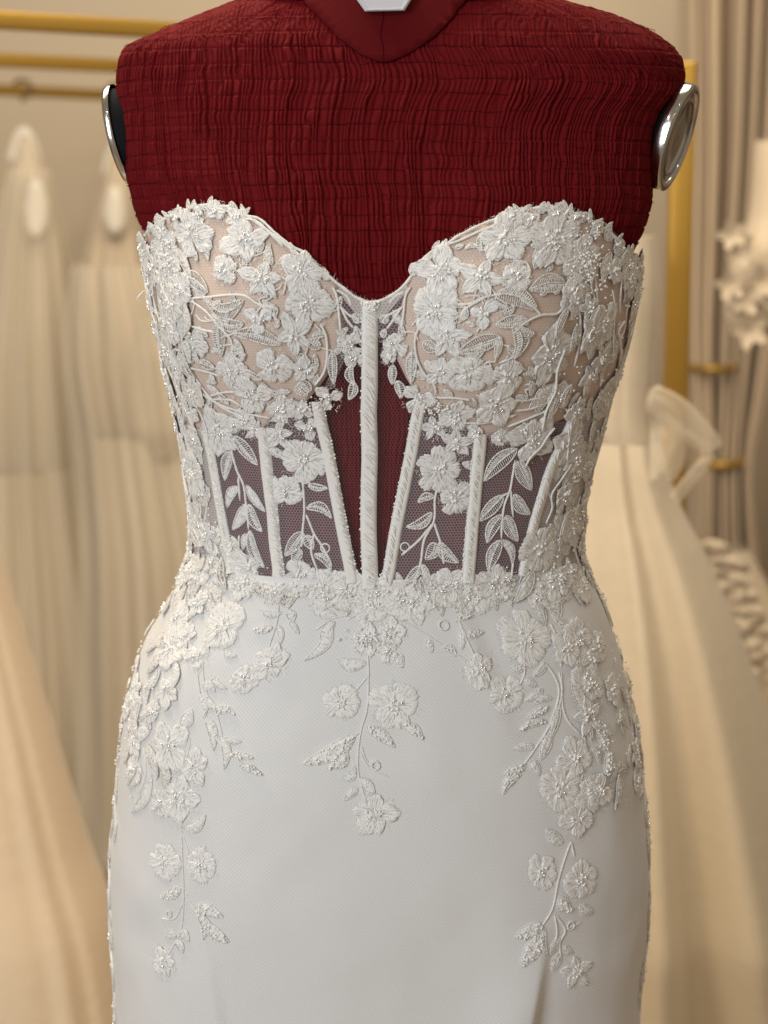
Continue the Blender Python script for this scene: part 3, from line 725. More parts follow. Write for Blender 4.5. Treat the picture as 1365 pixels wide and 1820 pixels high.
# ------------------------------------------------------------------ lace plan, noted region by region of the photograph (x,y in region units)
def mpp(px, py):
    a_, b_, c_, d_ = [S0(*TZ(px+i, py+j)) for i, j in ((-5, 0), (5, 0), (0, -5), (0, 5))]
    return min(.00075, math.sqrt(np.linalg.norm(b_-a_)/10*np.linalg.norm(d_-c_)/10)) or PXM
REG = {'C': (230, 340, .32967), 'D': (660, 340, .36630), 'E': (280, 680, .30769), 'F': (660, 680, .32234), 'G': (180, 980, .36630), 'H': (640, 980, .39560), 'I': (180, 1400, .38095), 'J': (660, 1400, .38095), 'M': (540, 1000, .24908), 'N': (900, 1000, .21978), 'Q': (540, 500, .17582)}
def rp_(R, x, y): a, b, s = REG[R]; return a+x*s, b+y*s
FL = {
 'C': [('round5', 345, 240, 140, .3), ('round5', 620, 265, 138, .1), ('rose', 512, 420, 82, 0), ('star5', 715, 470, 128, 1.3), ('round5', 925, 440, 140, .2), ('daisy', 962, 612, 128, 0), ('tri', 700, 690, 88, .5), ('star5', 885, 775, 118, .7), ('tri', 330, 800, 118, -.2), ('rose', 775, 942, 100, 0), ('small5', 945, 960, 82, .3), ('rose', 560, 975, 88, 0), ('small5', 662, 1100, 105, .2), ('small5', 830, 1170, 85, 0), ('small5', 925, 1175, 62, 0), ('tri', 1078, 1110, 80, .2), ('rose', 620, 1232, 66, 0), ('round5', 205, 300, 110, .5), ('rose', 170, 420, 95, 0), ('round5', 245, 560, 90, 1)],
 'D': [('round5', 335, 390, 142, .4), ('daisy', 310, 582, 124, 0), ('star5', 530, 420, 118, 1.2), ('round5', 650, 232, 140, .2), ('round5', 880, 240, 150, .6), ('rose', 700, 410, 80, 0), ('tri', 545, 590, 84, .9), ('star5', 370, 712, 108, .3), ('small5', 335, 880, 80, 0), ('rose', 475, 880, 108, 0), ('rose', 660, 895, 86, 0), ('round5', 600, 1032, 124, .4), ('small5', 400, 1085, 92, .2), ('tri', 232, 1000, 92, 2.2), ('round5', 865, 790, 120, .5), ('round5', 1010, 330, 120, .1), ('rose', 980, 520, 90, 0)],
 'E': [('round5', 350, 280, 118, .6), ('daisy', 845, 450, 124, 0), ('daisy', 745, 625, 90, 0), ('star5', 705, 300, 92, .3), ('tri', 868, 255, 72, .6), ('star5', 715, 150, 82, 0), ('daisy', 820, 1115, 108, 0), ('small5', 530, 1060, 84, 0), ('rose', 310, 900, 80, 0)],
 'F': [('daisy', 368, 480, 118, 0), ('daisy', 465, 630, 98, 0), ('star5', 470, 330, 92, .3), ('round5', 890, 310, 130, .5), ('star5', 345, 245, 74, 0), ('daisy', 412, 1130, 104, 0), ('daisy', 680, 1110, 104, 0), ('rose', 1000, 900, 95, 0), ('daisy', 985, 1085, 125, 0)],
 'G': [('daisy', 600, 362, 114, 0), ('round5', 340, 460, 105, 0), ('rose', 695, 622, 72, 0), ('small5', 825, 540, 90, .2), ('tri', 470, 512, 74, 1), ('daisy', 1165, 730, 88, 0), ('small5', 450, 1050, 84, .4), ('round5', 372, 1205, 112, .2), ('round5', 330, 935, 112, .7), ('small5', 280, 1230, 60, 0), ('small5', 690, 150, 90, 0)],
 'H': [('daisy', 155, 690, 108, 0), ('small5', 62, 1182, 98, .3), ('small5', 530, 530, 86, .5), ('daisy', 740, 390, 128, 0), ('rose', 650, 642, 78, 0), ('round5', 970, 390, 84, 0), ('tri', 1010, 590, 92, .4), ('daisy', 895, 1070, 98, 0), ('round5', 965, 930, 84, 0), ('small5', 1030, 1090, 80, 0), ('small5', 970, 1200, 90, 0)],
 'I': [('daisy', 290, 345, 78, 0), ('daisy', 470, 362, 78, 0), ('small5', 290, 812, 68, .3)],
 'J': [('daisy', 795, 395, 78, 0), ('daisy', 970, 430, 84, 0), ('star5', 950, 852, 76, .4)],
 'M': [('small5', 450, 560, 120, .2), ('small5', 620, 500, 110, .1), ('small5', 600, 640, 80, .8), ('rose', 300, 200, 150, 0), ('rose', 520, 230, 140, 0), ('rose', 690, 250, 130, 0), ('small5', 800, 280, 110, 0), ('rose', 130, 170, 140, 0)],
 'Q': [('rose', 455, 640, 125, .4), ('rose', 915, 650, 125, .9), ('rose', 500, 770, 90, 0), ('rose', 860, 760, 80, 0)],
}
LF = {
 'C': [(430, 545, 275, 455, 75, 'open'), (620, 590, 400, 560, 85, 'open'), (620, 715, 445, 655, 62, 'open'), (490, 700, 500, 890, 75, 'open'), (820, 820, 555, 765, 80, 'open'), (570, 790, 622, 912, 42, 'solid'), (435, 985, 465, 1040, 34, 'solid'), (465, 950, 370, 915, 40, 'open'), (770, 400, 758, 285, 42, 'solid'), (555, 140, 553, 55, 46, 'solid'), (500, 150, 505, 80, 20, 'solid'), (265, 545, 300, 640, 45, 'open'), (210, 560, 205, 640, 50, 'solid'), (240, 130, 285, 88, 34, 'solid'), (150, 240, 105, 165, 32, 'solid'), (430, 280, 430, 375, 34, 'solid'), (900, 1040, 960, 1100, 60, 'open'), (790, 1090, 870, 1075, 40, 'solid'), (1030, 840, 950, 800, 60, 'open')],
 'D': [(940, 450, 760, 480, 85, 'open'), (600, 500, 805, 580, 90, 'open'), (740, 625, 600, 650, 60, 'open'), (690, 640, 690, 815, 75, 'open'), (630, 705, 415, 785, 80, 'open'), (622, 700, 602, 812, 36, 'open'), (760, 850, 855, 872, 40, 'solid'), (772, 915, 768, 990, 30, 'solid'), (800, 280, 790, 380, 36, 'solid'), (735, 160, 728, 78, 56, 'solid'), (760, 200, 800, 90, 40, 'solid'), (1255, 420, 1315, 372, 26, 'solid'), (1235, 350, 1250, 290, 40, 'solid'), (1200, 300, 1205, 230, 34, 'solid'), (1160, 240, 1150, 165, 48, 'solid'), (1100, 190, 1085, 140, 50, 'solid'), (1030, 150, 1010, 108, 50, 'solid'), (980, 300, 1010, 480, 60, 'solid'), (900, 930, 800, 1080, 85, 'solid'), (250, 730, 330, 770, 55, 'open')],
 'E': [(445, 305, 582, 475, 75, 'open'), (430, 395, 395, 565, 66, 'open'), (470, 600, 405, 725, 55, 'solid'), (515, 590, 625, 745, 52, 'solid'), (520, 700, 435, 850, 65, 'solid'), (530, 700, 608, 862, 66, 'open'), (515, 870, 498, 965, 40, 'solid'), (535, 850, 622, 1072, 62, 'open'), (870, 590, 985, 608, 40, 'open'), (860, 720, 1008, 782, 58, 'open'), (845, 860, 738, 1002, 75, 'open'), (860, 880, 900, 965, 60, 'open'), (905, 990, 1003, 1092, 48, 'open'), (640, 380, 740, 440, 50, 'solid'), (480, 960, 480, 1060, 60, 'solid'), (540, 1010, 585, 1070, 50, 'solid'), (830, 960, 780, 1040, 60, 'open')],
 'F': [(800, 360, 615, 545, 95, 'open'), (800, 430, 880, 592, 78, 'open'), (345, 625, 256, 660, 45, 'open'), (335, 715, 190, 795, 58, 'open'), (725, 620, 588, 765, 78, 'open'), (780, 615, 872, 725, 62, 'open'), (722, 725, 635, 885, 70, 'open'), (738, 730, 805, 875, 70, 'open'), (710, 865, 645, 1045, 75, 'open'), (712, 865, 775, 1005, 45, 'solid'), (370, 880, 482, 992, 66, 'open'), (352, 880, 298, 975, 75, 'open'), (272, 1010, 185, 1102, 52, 'open'), (560, 470, 500, 440, 40, 'solid'), (275, 1000, 320, 1090, 45, 'solid'), (1040, 440, 1010, 540, 70, 'solid'), (620, 1040, 600, 1120, 60, 'solid')],
 'G': [(880, 300, 778, 282, 34, 'solid'), (838, 368, 742, 387, 40, 'bead'), (860, 355, 872, 452, 28, 'solid'), (912, 285, 932, 348, 44, 'solid'), (915, 335, 962, 402, 26, 'solid'), (1140, 312, 1008, 262, 48, 'solid'), (1110, 335, 983, 532, 55, 'solid'), (1132, 338, 1068, 458, 48, 'solid'), (600, 480, 662, 507, 36, 'solid'), (540, 600, 612, 668, 36, 'solid'), (490, 648, 556, 682, 32, 'solid'), (518, 703, 608, 752, 36, 'solid'), (558, 790, 652, 795, 36, 'bead'), (590, 908, 682, 922, 34, 'solid'), (628, 990, 742, 1006, 36, 'bead'), (672, 1040, 788, 1088, 38, 'bead'), (578, 895, 597, 1058, 46, 'solid'), (508, 795, 547, 968, 50, 'solid'), (480, 690, 498, 810, 40, 'solid'), (395, 855, 445, 765, 66, 'solid'), (245, 1085, 150, 1265, 44, 'solid'), (230, 1120, 205, 1245, 34, 'solid'), (395, 1345, 508, 1278, 46, 'solid'), (1285, 545, 1140, 520, 66, 'solid'), (1235, 890, 975, 1032, 80, 'bead'), (1185, 950, 1095, 1055, 85, 'bead'), (1232, 1040, 1148, 1098, 42, 'solid'), (1250, 1098, 1328, 1178, 44, 'solid'), (1242, 1148, 1178, 1208, 42, 'solid'), (230, 770, 175, 790, 34, 'solid'), (560, 300, 520, 210, 50, 'solid'), (500, 260, 515, 180, 60, 'solid')],
 'H': [(440, 302, 498, 290, 34, 'bead'), (480, 378, 552, 366, 38, 'bead'), (458, 345, 456, 442, 32, 'solid'), (300, 395, 322, 455, 32, 'solid'), (430, 470, 365, 428, 32, 'bead'), (30, 788, 158, 882, 58, 'bead'), (190, 780, 282, 845, 50, 'bead'), (62, 1092, 0, 1020, 44, 'solid'), (738, 510, 668, 527, 36, 'solid'), (735, 568, 792, 607, 36, 'solid'), (832, 498, 778, 562, 40, 'solid'), (818, 618, 742, 672, 36, 'solid'), (857, 658, 783, 684, 34, 'solid'), (842, 700, 752, 748, 38, 'bead'), (832, 760, 718, 803, 36, 'bead'), (782, 875, 688, 887, 36, 'solid'), (742, 958, 643, 1002, 38, 'bead'), (722, 998, 642, 1092, 42, 'bead'), (768, 935, 803, 1008, 44, 'solid'), (852, 815, 808, 938, 50, 'solid'), (890, 690, 848, 850, 40, 'solid'), (830, 170, 770, 250, 55, 'solid'), (870, 200, 880, 320, 60, 'solid'), (180, 460, 190, 525, 40, 'solid'), (960, 470, 1000, 540, 70, 'solid'), (1000, 700, 1015, 790, 50, 'solid'), (1050, 760, 1090, 900, 70, 'bead'), (1110, 890, 1090, 1010, 60, 'bead')],
 'I': [(385, 190, 490, 128, 52, 'solid'), (372, 468, 275, 508, 46, 'bead'), (440, 560, 578, 598, 62, 'bead'), (450, 580, 482, 705, 52, 'bead'), (498, 628, 605, 715, 62, 'bead'), (380, 655, 415, 715, 52, 'solid'), (352, 688, 300, 703, 40, 'solid'), (350, 708, 385, 770, 46, 'solid')],
 'J': [(888, 262, 815, 188, 56, 'solid'), (792, 630, 665, 692, 76, 'bead'), (782, 675, 688, 825, 76, 'bead'), (868, 508, 925, 575, 62, 'bead'), (968, 548, 1030, 582, 48, 'solid'), (802, 655, 812, 775, 38, 'solid'), (872, 698, 828, 772, 40, 'solid'), (872, 768, 838, 855, 46, 'solid'), (890, 738, 935, 772, 34, 'solid')],
 'Q': [(290, 700, 305, 1040, 95, 'open'), (480, 840, 520, 1050, 85, 'open'), (500, 1010, 455, 1195, 95, 'open'), (1100, 700, 1090, 1030, 110, 'open'), (900, 840, 895, 1040, 85, 'open'), (940, 1000, 985, 1180, 95, 'open'), (560, 420, 490, 330, 90, 'open'), (790, 420, 850, 340, 90, 'open'), (560, 560, 520, 450, 60, 'open'), (800, 570, 830, 480, 60, 'open')],
}
ST = {
 'C': [[(310, 580), (420, 572), (600, 560), (700, 610), (800, 632)], [(340, 590), (420, 650), (480, 720), (550, 800), (562, 880), (612, 915)], [(690, 605), (760, 650), (800, 700)], [(330, 950), (420, 970), (485, 992)], [(290, 950), (390, 1080), (500, 1150), (640, 1195), (760, 1220)], [(330, 960), (430, 1100), (520, 1170), (650, 1230)], [(260, 950), (350, 1090), (450, 1180), (560, 1240)], [(440, 1100), (530, 1080), (620, 1085)], [(450, 1120), (540, 1120), (600, 1150)], [(240, 600), (300, 700), (380, 740), (470, 760)], [(500, 100), (600, 130), (700, 150), (790, 230), (880, 300), (970, 340)], [(560, 150), (680, 160), (760, 230), (830, 300)], [(270, 500), (290, 570), (350, 600)], [(180, 450), (200, 600), (260, 720), (300, 900)], [(150, 470), (180, 660), (230, 820), (270, 980), (300, 1150)]],
 'D': [[(420, 550), (480, 545), (560, 512), (640, 500)], [(430, 620), (460, 570), (540, 522)], [(945, 510), (905, 590), (820, 602), (740, 640), (690, 690)], [(820, 600), (790, 570), (720, 522)], [(632, 712), (600, 822)], [(690, 800), (620, 832)], [(320, 1000), (400, 1000), (480, 1010)], [(900, 900), (860, 980), (760, 1010), (680, 1010)], [(890, 1000), (780, 1050), (700, 1062)], [(440, 1122), (560, 1120), (700, 1082)], [(960, 950), (880, 1040), (760, 1100), (660, 1140)], [(690, 340), (750, 350), (765, 400), (740, 460)], [(210, 380), (300, 290), (430, 240), (540, 190), (640, 150)], [(770, 90), (860, 70), (930, 110), (1000, 170)], [(1000, 200), (1060, 330), (1090, 520), (1070, 700)], [(960, 420), (1000, 560), (1010, 700), (980, 850)]],
 'E': [[(430, 390), (460, 500), (500, 590), (515, 700), (530, 850)], [(470, 540), (480, 680)], [(475, 880), (475, 980), (510, 1020)], [(840, 560), (850, 720), (840, 860), (835, 950)], [(860, 760), (905, 870), (950, 940), (1000, 1030)], [(905, 870), (890, 980), (940, 1140)], [(230, 420), (270, 560), (290, 700), (270, 850)], [(250, 450), (240, 640), (255, 820), (240, 980)]],
 'F': [[(370, 560), (350, 640), (345, 760), (290, 870), (270, 1000), (220, 1142)], [(345, 770), (380, 880), (400, 1000)], [(345, 770), (260, 870), (165, 952)], [(790, 430), (765, 580), (730, 680), (715, 862)], [(765, 580), (780, 742)], [(770, 600), (700, 632)], [(270, 1000), (312, 1090)], [(960, 580), (985, 640), (1000, 690)], [(1050, 500), (1080, 700), (1060, 900)], [(940, 860), (955, 990)], [(780, 990), (770, 1080)]],
 'G': [[(870, 230), (860, 330), (825, 440), (810, 505)], [(1230, 310), (1130, 322), (1040, 382)], [(1258, 200), (1250, 290), (1195, 332)], [(470, 540), (480, 680), (500, 800), (550, 890), (620, 970), (700, 1042), (782, 1087)], [(495, 540), (512, 680), (560, 790), (590, 900)], [(540, 880), (592, 952)], [(1290, 470), (1297, 600), (1290, 760), (1260, 870), (1245, 1000), (1252, 1100), (1292, 1242)], [(1290, 610), (1230, 682)], [(1260, 870), (1180, 940), (1080, 985)], [(1260, 940), (1290, 1020), (1355, 1058)], [(435, 930), (400, 1030), (330, 1100)], [(205, 950), (215, 1080), (160, 1250)], [(380, 1240), (380, 1300), (400, 1340)]],
 'H': [[(210, 320), (320, 390), (430, 462), (480, 492)], [(440, 300), (470, 380), (512, 472)], [(735, 490), (735, 560), (690, 642)], [(830, 500), (870, 560), (890, 640), (850, 780), (790, 880), (720, 980), (648, 1085)], [(900, 540), (905, 680), (930, 760), (985, 822)], [(0, 900), (40, 970), (128, 1012)], [(890, 540), (905, 620), (890, 700), (860, 800)], [(850, 320), (890, 420), (900, 520)], [(1000, 800), (1010, 930), (980, 1060)]],
 'I': [[(370, 130), (376, 300), (385, 480), (375, 650), (340, 732), (300, 800)], [(375, 210), (412, 312)], [(390, 480), (430, 560), (482, 622)], [(380, 540), (340, 612), (275, 612)]],
 'J': [[(930, 250), (900, 330), (870, 430), (840, 560), (790, 642)], [(930, 250), (945, 322)], [(850, 590), (860, 680), (828, 765)], [(855, 590), (900, 660), (875, 720), (880, 792)], [(900, 660), (975, 625)]],
 'Q': [[(290, 60), (330, 150), (350, 300), (370, 500)], [(330, 90), (430, 150), (480, 250)], [(370, 250), (430, 380), (500, 470)], [(380, 270), (470, 350), (560, 380)], [(1080, 60), (1030, 150), (1010, 330), (985, 500)], [(1010, 110), (930, 150), (860, 220)], [(1000, 250), (900, 400), (840, 480)], [(990, 270), (880, 330), (800, 350)], [(170, 430), (225, 570), (235, 760), (200, 920), (110, 1050)], [(1180, 430), (1125, 600), (1150, 790), (1220, 930), (1310, 1030), (1340, 1130)]],
}
RINGS = [('E', 970, 955, 26), ('F', 185, 905, 24), ('G', 1332, 1040, 20), ('H', 375, 332, 22), ('H', 66, 960, 20), ('I', 315, 590, 16), ('J', 925, 640, 20)]
for R, lst in ST.items():
    s_ = REG[R][2]
    for pl in lst: stem(TZs([rp_(R, *q) for q in pl]), r=.00085 if R in 'CDEFQ' else .0006, h0=.0007 if R in 'CDEFQ' else .0003)
for R, lst in LF.items():
    s_ = REG[R][2]
    for x0, y0, x1, y1, w_, sty in lst:
        leaf(TZ(*rp_(R, x0, y0)), TZ(*rp_(R, x1, y1)), w_*s_*max(PXM, mpp(*rp_(R, (x0+x1)/2, (y0+y1)/2)))*.95, sty, m='lace_white' if R in 'QEF' else 'lace')
for R, lst in FL.items():
    s_ = REG[R][2]*(.94 if R in 'CD' else 1.0)
    for kd, x, y, r, rot in lst:
        onsatin = R in 'GHIJM'
        flower(kd, TZ(*rp_(R, x, y)), r*s_*max(PXM, mpp(*rp_(R, x, y))), rot if rot else None, h0=.0006, white=(R in 'QEF') or (R in 'CD' and 200 < x < 1000))
for R, x, y, r in RINGS:
    fr = Frame(*TZ(*rp_(R, x, y))); a = np.linspace(0, 2*PI*1.05, 18); V, n_ = fr.at(r*REG[R][2]*PXM*np.cos(a), r*REG[R][2]*PXM*np.sin(a), np.full(18, .0008))
    mk('lace_ring', *tube_vf(V, .0006, 5, n_), 'cord', gown)

for px, py, r in ((455, 764, 20), (418, 752, 17), (500, 742, 17), (846, 770, 19), (888, 776, 18), (930, 764, 18), (808, 748, 16)):
    flower(RNG.choice(['small5', 'rose', 'star5']), TZ(px, py), r*PXM, h0=.0006, white=True)
# small leaves and tendrils between the cup flowers
for side, (x0, x1) in (('l', (335, 600)), ('r', (715, 1010))):
    k = 0
    while k < 78:
        px = RNG.uniform(x0, x1); py = RNG.uniform(400, 745)
        cx = 440 if side == 'l' else 890
        if py < np.interp(px, [q[0] for q in NECK], [q[1] for q in NECK])+14 or ((px-cx)/175)**2+((py-570)/180)**2 > 1: continue
        k += 1; an = RNG.uniform(0, 6.28); L = RNG.uniform(15, 34)
        qx, qy = px+L*math.cos(an), py+L*math.sin(an)
        if qy < np.interp(qx, [q[0] for q in NECK], [q[1] for q in NECK])+6: continue
        if k % 4: leaf(TZ(px, py), TZ(qx, qy), L*PXM*RNG.uniform(.36, .5), RNG.choice(['open', 'open', 'solid']), h0=.0002, m='lace')
        else: stem(TZs([(px, py), (px+L*.6*math.cos(an+.4), py+L*.6*math.sin(an+.4)), (qx+8, qy), (qx+L*.5*math.cos(an-.7), max(qy+L*.5*math.sin(an-.7), np.interp(qx, [q[0] for q in NECK], [q[1] for q in NECK])+6))]), .0006, .0004)

# ------------------------------------------------------------------ dense lace of the side seams and hips
def bound(side, pys, pxs):
    tb = np.array([TZ(x, y)[0] for x, y in zip(pxs, pys)]); return lambda py: np.interp(py, pys, tb)
BL = bound(-1, [390, 450, 520, 600, 700, 800, 900, 1000, 1060, 1150, 1250, 1350, 1450], [300, 318, 334, 338, 352, 356, 374, 415, 372, 330, 318, 300, 300])
BR = bound(1, [390, 450, 520, 600, 700, 800, 900, 1000, 1060, 1150, 1250, 1350, 1450], [1040, 1018, 1000, 1000, 985, 1005, 985, 950, 930, 990, 1010, 1030, 1050])
def fill_side(sg, B, nflow, nleaf, ncord):
    topz = lambda t: necklin(t)
    hal = lambda i, b: sum(((i//b**k) % b)/b**(k+1) for k in range(8))
    for i in range(nflow):
        py = 420+675*hal(i+3, 2) if i % 5 else RNG.uniform(1090, 1430)
        t0 = B(py); t = sg*(abs(t0)+(1.80-abs(t0))*hal(i+3, 3)**1.15)
        z = zpx(py); r = RNG.uniform(.0095, .0165) if py < 1000 else RNG.uniform(.008, .0135)
        z = min(z, float(topz(t))-r*.55)
        flower(RNG.choice(['round5', 'rose', 'daisy', 'small5', 'star5']), (t, z), r, h0=.0006+RNG.random()*.0022, parts=False, white=RNG.random() < .3, stamens=RNG.random() < .5, beads=True)
    for i in range(nleaf):
        py = RNG.uniform(420, 1120) if i % 4 else RNG.uniform(1120, 1440)
        t0 = B(py); t = sg*(abs(t0)+(1.75-abs(t0))*RNG.random()**1.3); z = zpx(py)
        an = -PI/2+RNG.normal()*(.55 if py < 1000 else .9); L = RNG.uniform(.012, .027); st, sz = scales(t, z)
        z = min(z, float(topz(t)))
        leaf((t, z), (t+L*math.cos(an)/st, z+L*math.sin(an)/sz), L*RNG.uniform(.28, .45), RNG.choice(['solid', 'open', 'bead', 'solid']), h0=.0005+RNG.random()*.002, m='lace_white' if RNG.random() < .3 else 'lace')
    for i in range(ncord):
        py = RNG.uniform(430, 940)
        t0 = B(py); t = sg*(abs(t0)-.03+(1.95-abs(t0))*RNG.random()); z = zpx(py); L = RNG.uniform(.02, .055); k = 5
        zz_ = np.minimum(z, float(topz(t))-.004)-np.linspace(0, L, k); tt = t+np.cumsum(RNG.normal(size=k)*.03)
        stem(np.stack([tt, zz_], 1), r=RNG.uniform(.0005, .00095), h0=.0012+RNG.random()*.002)
    # loose beads
    nb = 380; py = RNG.uniform(420, 1080, nb); tb = np.array([B(q) for q in py]); t = sg*(np.abs(tb)+(1.95-np.abs(tb))*RNG.random(nb)); z = np.minimum(zpx_v(py), necklin(t)-.002)
    V, _ = S(t, z, .0008+RNG.random(nb)*.0022); beads_into(ALLB, V, RNG.uniform(.0005, .0011, nb), True)
    nb = 90; py = RNG.uniform(1180, 1460, nb); tb = np.array([B(q) for q in py]); t = sg*(np.abs(tb)+.05+(1.8-np.abs(tb))*RNG.random(nb))
    V, _ = S(t, zpx_v(py), .0010+RNG.random(nb)*.002); beads_into(ALLB, V, RNG.uniform(.0005, .0009, nb), True)
def zpx_v(py): return np.array([zpx(q) for q in np.atleast_1d(py)])
fill_side(-1, BL, 78, 84, 34)
fill_side(1, BR, 78, 84, 34)
# vine down the side seam below the hip
for sg in (-1, 1):
    for py in np.arange(1430, 1900, 26):
        t = sg*(1.30+.17*RNG.random()); z = zpx(py)
        an = -PI/2+RNG.normal()*.5; L = RNG.uniform(.014, .028); st, sz = scales(t, z)
        leaf((t, z), (t+L*math.cos(an)/st, z+L*math.sin(an)/sz), L*.42, RNG.choice(['solid', 'bead']), h0=.0006)
        if RNG.random() < .5: flower('small5', (sg*(1.36+.15*RNG.random()), z-.006), RNG.uniform(.007, .010), parts=False, stamens=False)
    pys = np.linspace(1400, 1920, 14); stem(np.stack([sg*(1.38+.07*np.sin(np.arange(14)*1.7)), zpx_v(pys)], 1), .0008)
# lace edging along the waist
for px in np.arange(350, 1030, 46.0):
    flower(RNG.choice(['small5', 'rose', 'round5']), TZ(px+RNG.normal()*5, 1050+RNG.normal()*17-24*(abs(px-685)/340)**2), RNG.uniform(.007, .0125), h0=.0003+RNG.random()*.0006, parts=False, stamens=RNG.random() < .6)
for k in range(60):
    px = RNG.uniform(345, 1025); py = 1030+RNG.uniform(-8, 45)-24*(abs(px-685)/340)**2; an = PI/2+RNG.normal()*.8; L = RNG.uniform(22, 44)
    leaf(TZ(px, py), TZ(px+L*math.cos(an), py+L*math.sin(an)), L*PXM*RNG.uniform(.34, .5), RNG.choice(['solid', 'open']), h0=.0003)
nb = 110; px = RNG.uniform(340, 1030, nb); tz = TZs(np.stack([px, 1050+RNG.normal(size=nb)*16-24*(np.abs(px-685)/340)**2], 1))
V, _ = S(tz[:, 0], tz[:, 1], .0018+RNG.random(nb)*.0022); beads_into(ALLB, V, RNG.uniform(.0005, .0011, nb), True)
# beads strewn along the hanging sprays and over the cups' lower edge
for cx, cy, sx, sy, k in ((655, 1135, 30, 14, 50), (560, 715, 24, 10, 40), (780, 722, 24, 10, 40), (300, 480, 22, 45, 80), (1045, 470, 26, 60, 120), (657, 545, 12, 10, 70)):
    tz = TZs(np.stack([cx+RNG.normal(size=k)*sx*.6, cy+RNG.normal(size=k)*sy*.6], 1)); tz[:, 1] = np.minimum(tz[:, 1], necklin(tz[:, 0])-.001)
    V, _ = S(tz[:, 0], tz[:, 1], .0016+RNG.random(k)*.0018); beads_into(ALLB, V, RNG.uniform(.0005, .0011, k), True)
# neckline finish: corded edge, scalloped loops, frayed net
tn = np.linspace(NTZ[0, 0]-.25, NTZ[-1, 0]+.25, 240); p, n_ = S(tn, necklin(tn)-.0006, np.full(240, .0006))
mk('neckline_cord', *tube_vf(p, .0010+.0002*np.sin(np.arange(240)*1.3), 6, n_), 'cord', gown)
mb = MB()
for i in range(1000):
    t = RNG.uniform(NTZ[0, 0]-.2, NTZ[-1, 0]+.2); z = float(necklin(t)); L = abs(RNG.normal())*.0009+.0005; a = RNG.normal()*.7
    st, sz = .13, 1.0; s = np.linspace(0, 1, 4)
    V, n_ = S(t+s*L*math.sin(a)/st, z-.001+s*(L+.001)*math.cos(a), .0008+s*RNG.normal()*.0010); v, f = tube_vf(V, .00010, 3, n_); mb.add(v, f)
mb.build('frayed_net', 'cord', gown, kind='stuff')
NX, NY = [q[0] for q in NECK], [q[1] for q in NECK]
for (x0, x1, n) in ((262, 445, 15), (905, 1122, 18), (520, 600, 4), (730, 800, 4)):
    for k in range(n):
        px = x0+(x1-x0)*(k+.5+RNG.normal()*.3)/n; py = float(np.interp(px, NX, NY)); an = -PI/2+RNG.normal()*.7; L = RNG.uniform(16, 28)
        leaf(TZ(px, py+9), TZ(px, py+9)+np.array([L*PXM*math.cos(an)/scales(*TZ(px, py+9))[0], -L*PXM*math.sin(an)]), PXM*RNG.uniform(7, 12), 'solid', h0=.0008, m='lace')

for px in (282, 318, 352, 388, 425, 905, 945, 985, 1022, 1060, 1094):
    flower(RNG.choice(['small5', 'round5', 'tri']), TZ(px+RNG.normal()*4, float(np.interp(px, NX, NY))+12+RNG.normal()*4), RNG.uniform(.0055, .0085), h0=.0010, parts=False, stamens=False, white=True)
fz = MB()
FT = np.array([f[0].t+f[1]/f[0].st for f in FUZZ]); FZ = np.array([f[0].z+f[2]/f[0].sz for f in FUZZ]); FH = np.array([f[3] for f in FUZZ])
FZ = np.minimum(FZ, necklin(FT)+.002)
FV, FN = S(FT, FZ, FH); wv_ = np.array([.00012, 0, .00005])
d_ = np.cross(FV[:, 2]-FV[:, 0], FN[:, 0]); d_ = d_/(np.linalg.norm(d_, axis=1)[:, None]+1e-12)*.00013
QV = np.stack([FV[:, 0]-d_, FV[:, 0]+d_, FV[:, 1]-d_, FV[:, 1]+d_, FV[:, 2]-d_*.3, FV[:, 2]+d_*.3], 1).reshape(-1, 3); k_ = np.arange(len(FV))[:, None]*6
mk('stray_fibre', QV, np.concatenate([k_+np.array([[0, 1, 3, 2]]), k_+np.array([[2, 3, 5, 4]])]), 'cord', gown, kind='stuff')
LEAFX.build('small_lace_leaf', 'lace', gown, kind='stuff')
CRYS.build('crystal', 'crystal', gown, kind='stuff')
ALLB.build('scattered_bead', 'bead', gown, kind='stuff')

# loose thread at the side
for a, b in (((258, 516), (243, 533)), ((1012, 372), (1003, 384))):
    q0 = np.array(P(*a, -.05 if a[0] < 600 else -.118)); q1 = np.array(P(*b, -.055 if a[0] < 600 else -.122)); s = np.linspace(0, 1, 6)[:, None]
    mk('loose_thread', *tube_vf(q0*(1-s)+q1*s+np.array([0, -.001, .0006])*np.sin(PI*s), .0006, 5), 'cord', gown)

# ================================================================== BACKGROUND
ZR = CAM.z+.205
def bar_between(a, b, w_):
    a = Vector(a); b = Vector(b); d = (b-a); R = d.to_track_quat('X', 'Z').to_matrix(); return box_vf((a+b)/2, (d.length, w_, w_), R)
def bevel(o, w_=.003):
    m_ = o.modifiers.new('bevel', 'BEVEL'); m_.width = w_; m_.segments = 2
rackL = thing('clothes_rack', 'gold square tube clothes rack with three top rails behind the red shoulder', 'clothes rack')
ends = []
for (x0, y0, x1, y1) in ((0, 36, 247, 51), (0, 107, 191, 116.5), (0, 160, 181, 168.5)):
    a = PZ(x0, y0, ZR); b = PZ(x1, y1, ZR); d = (b-a).normalized(); a2 = a-d*.55; b2 = b+d*.30
    o = mk('rail', *bar_between(a2, b2, .021), 'gold', rackL, smooth=False); bevel(o); ends.append((a2, b2))
for k in (0, 1):
    o = mk('end_rail', *bar_between(ends[0][k], ends[2][k], .0205), 'gold', rackL, smooth=False); bevel(o)
    for e in (ends[0][k], ends[2][k]):
        o = mk('post', *box_vf((e.x, e.y, (ZR-.012)/2), (.0215, .0215, ZR-.012)), 'gold', rackL, smooth=False); bevel(o)
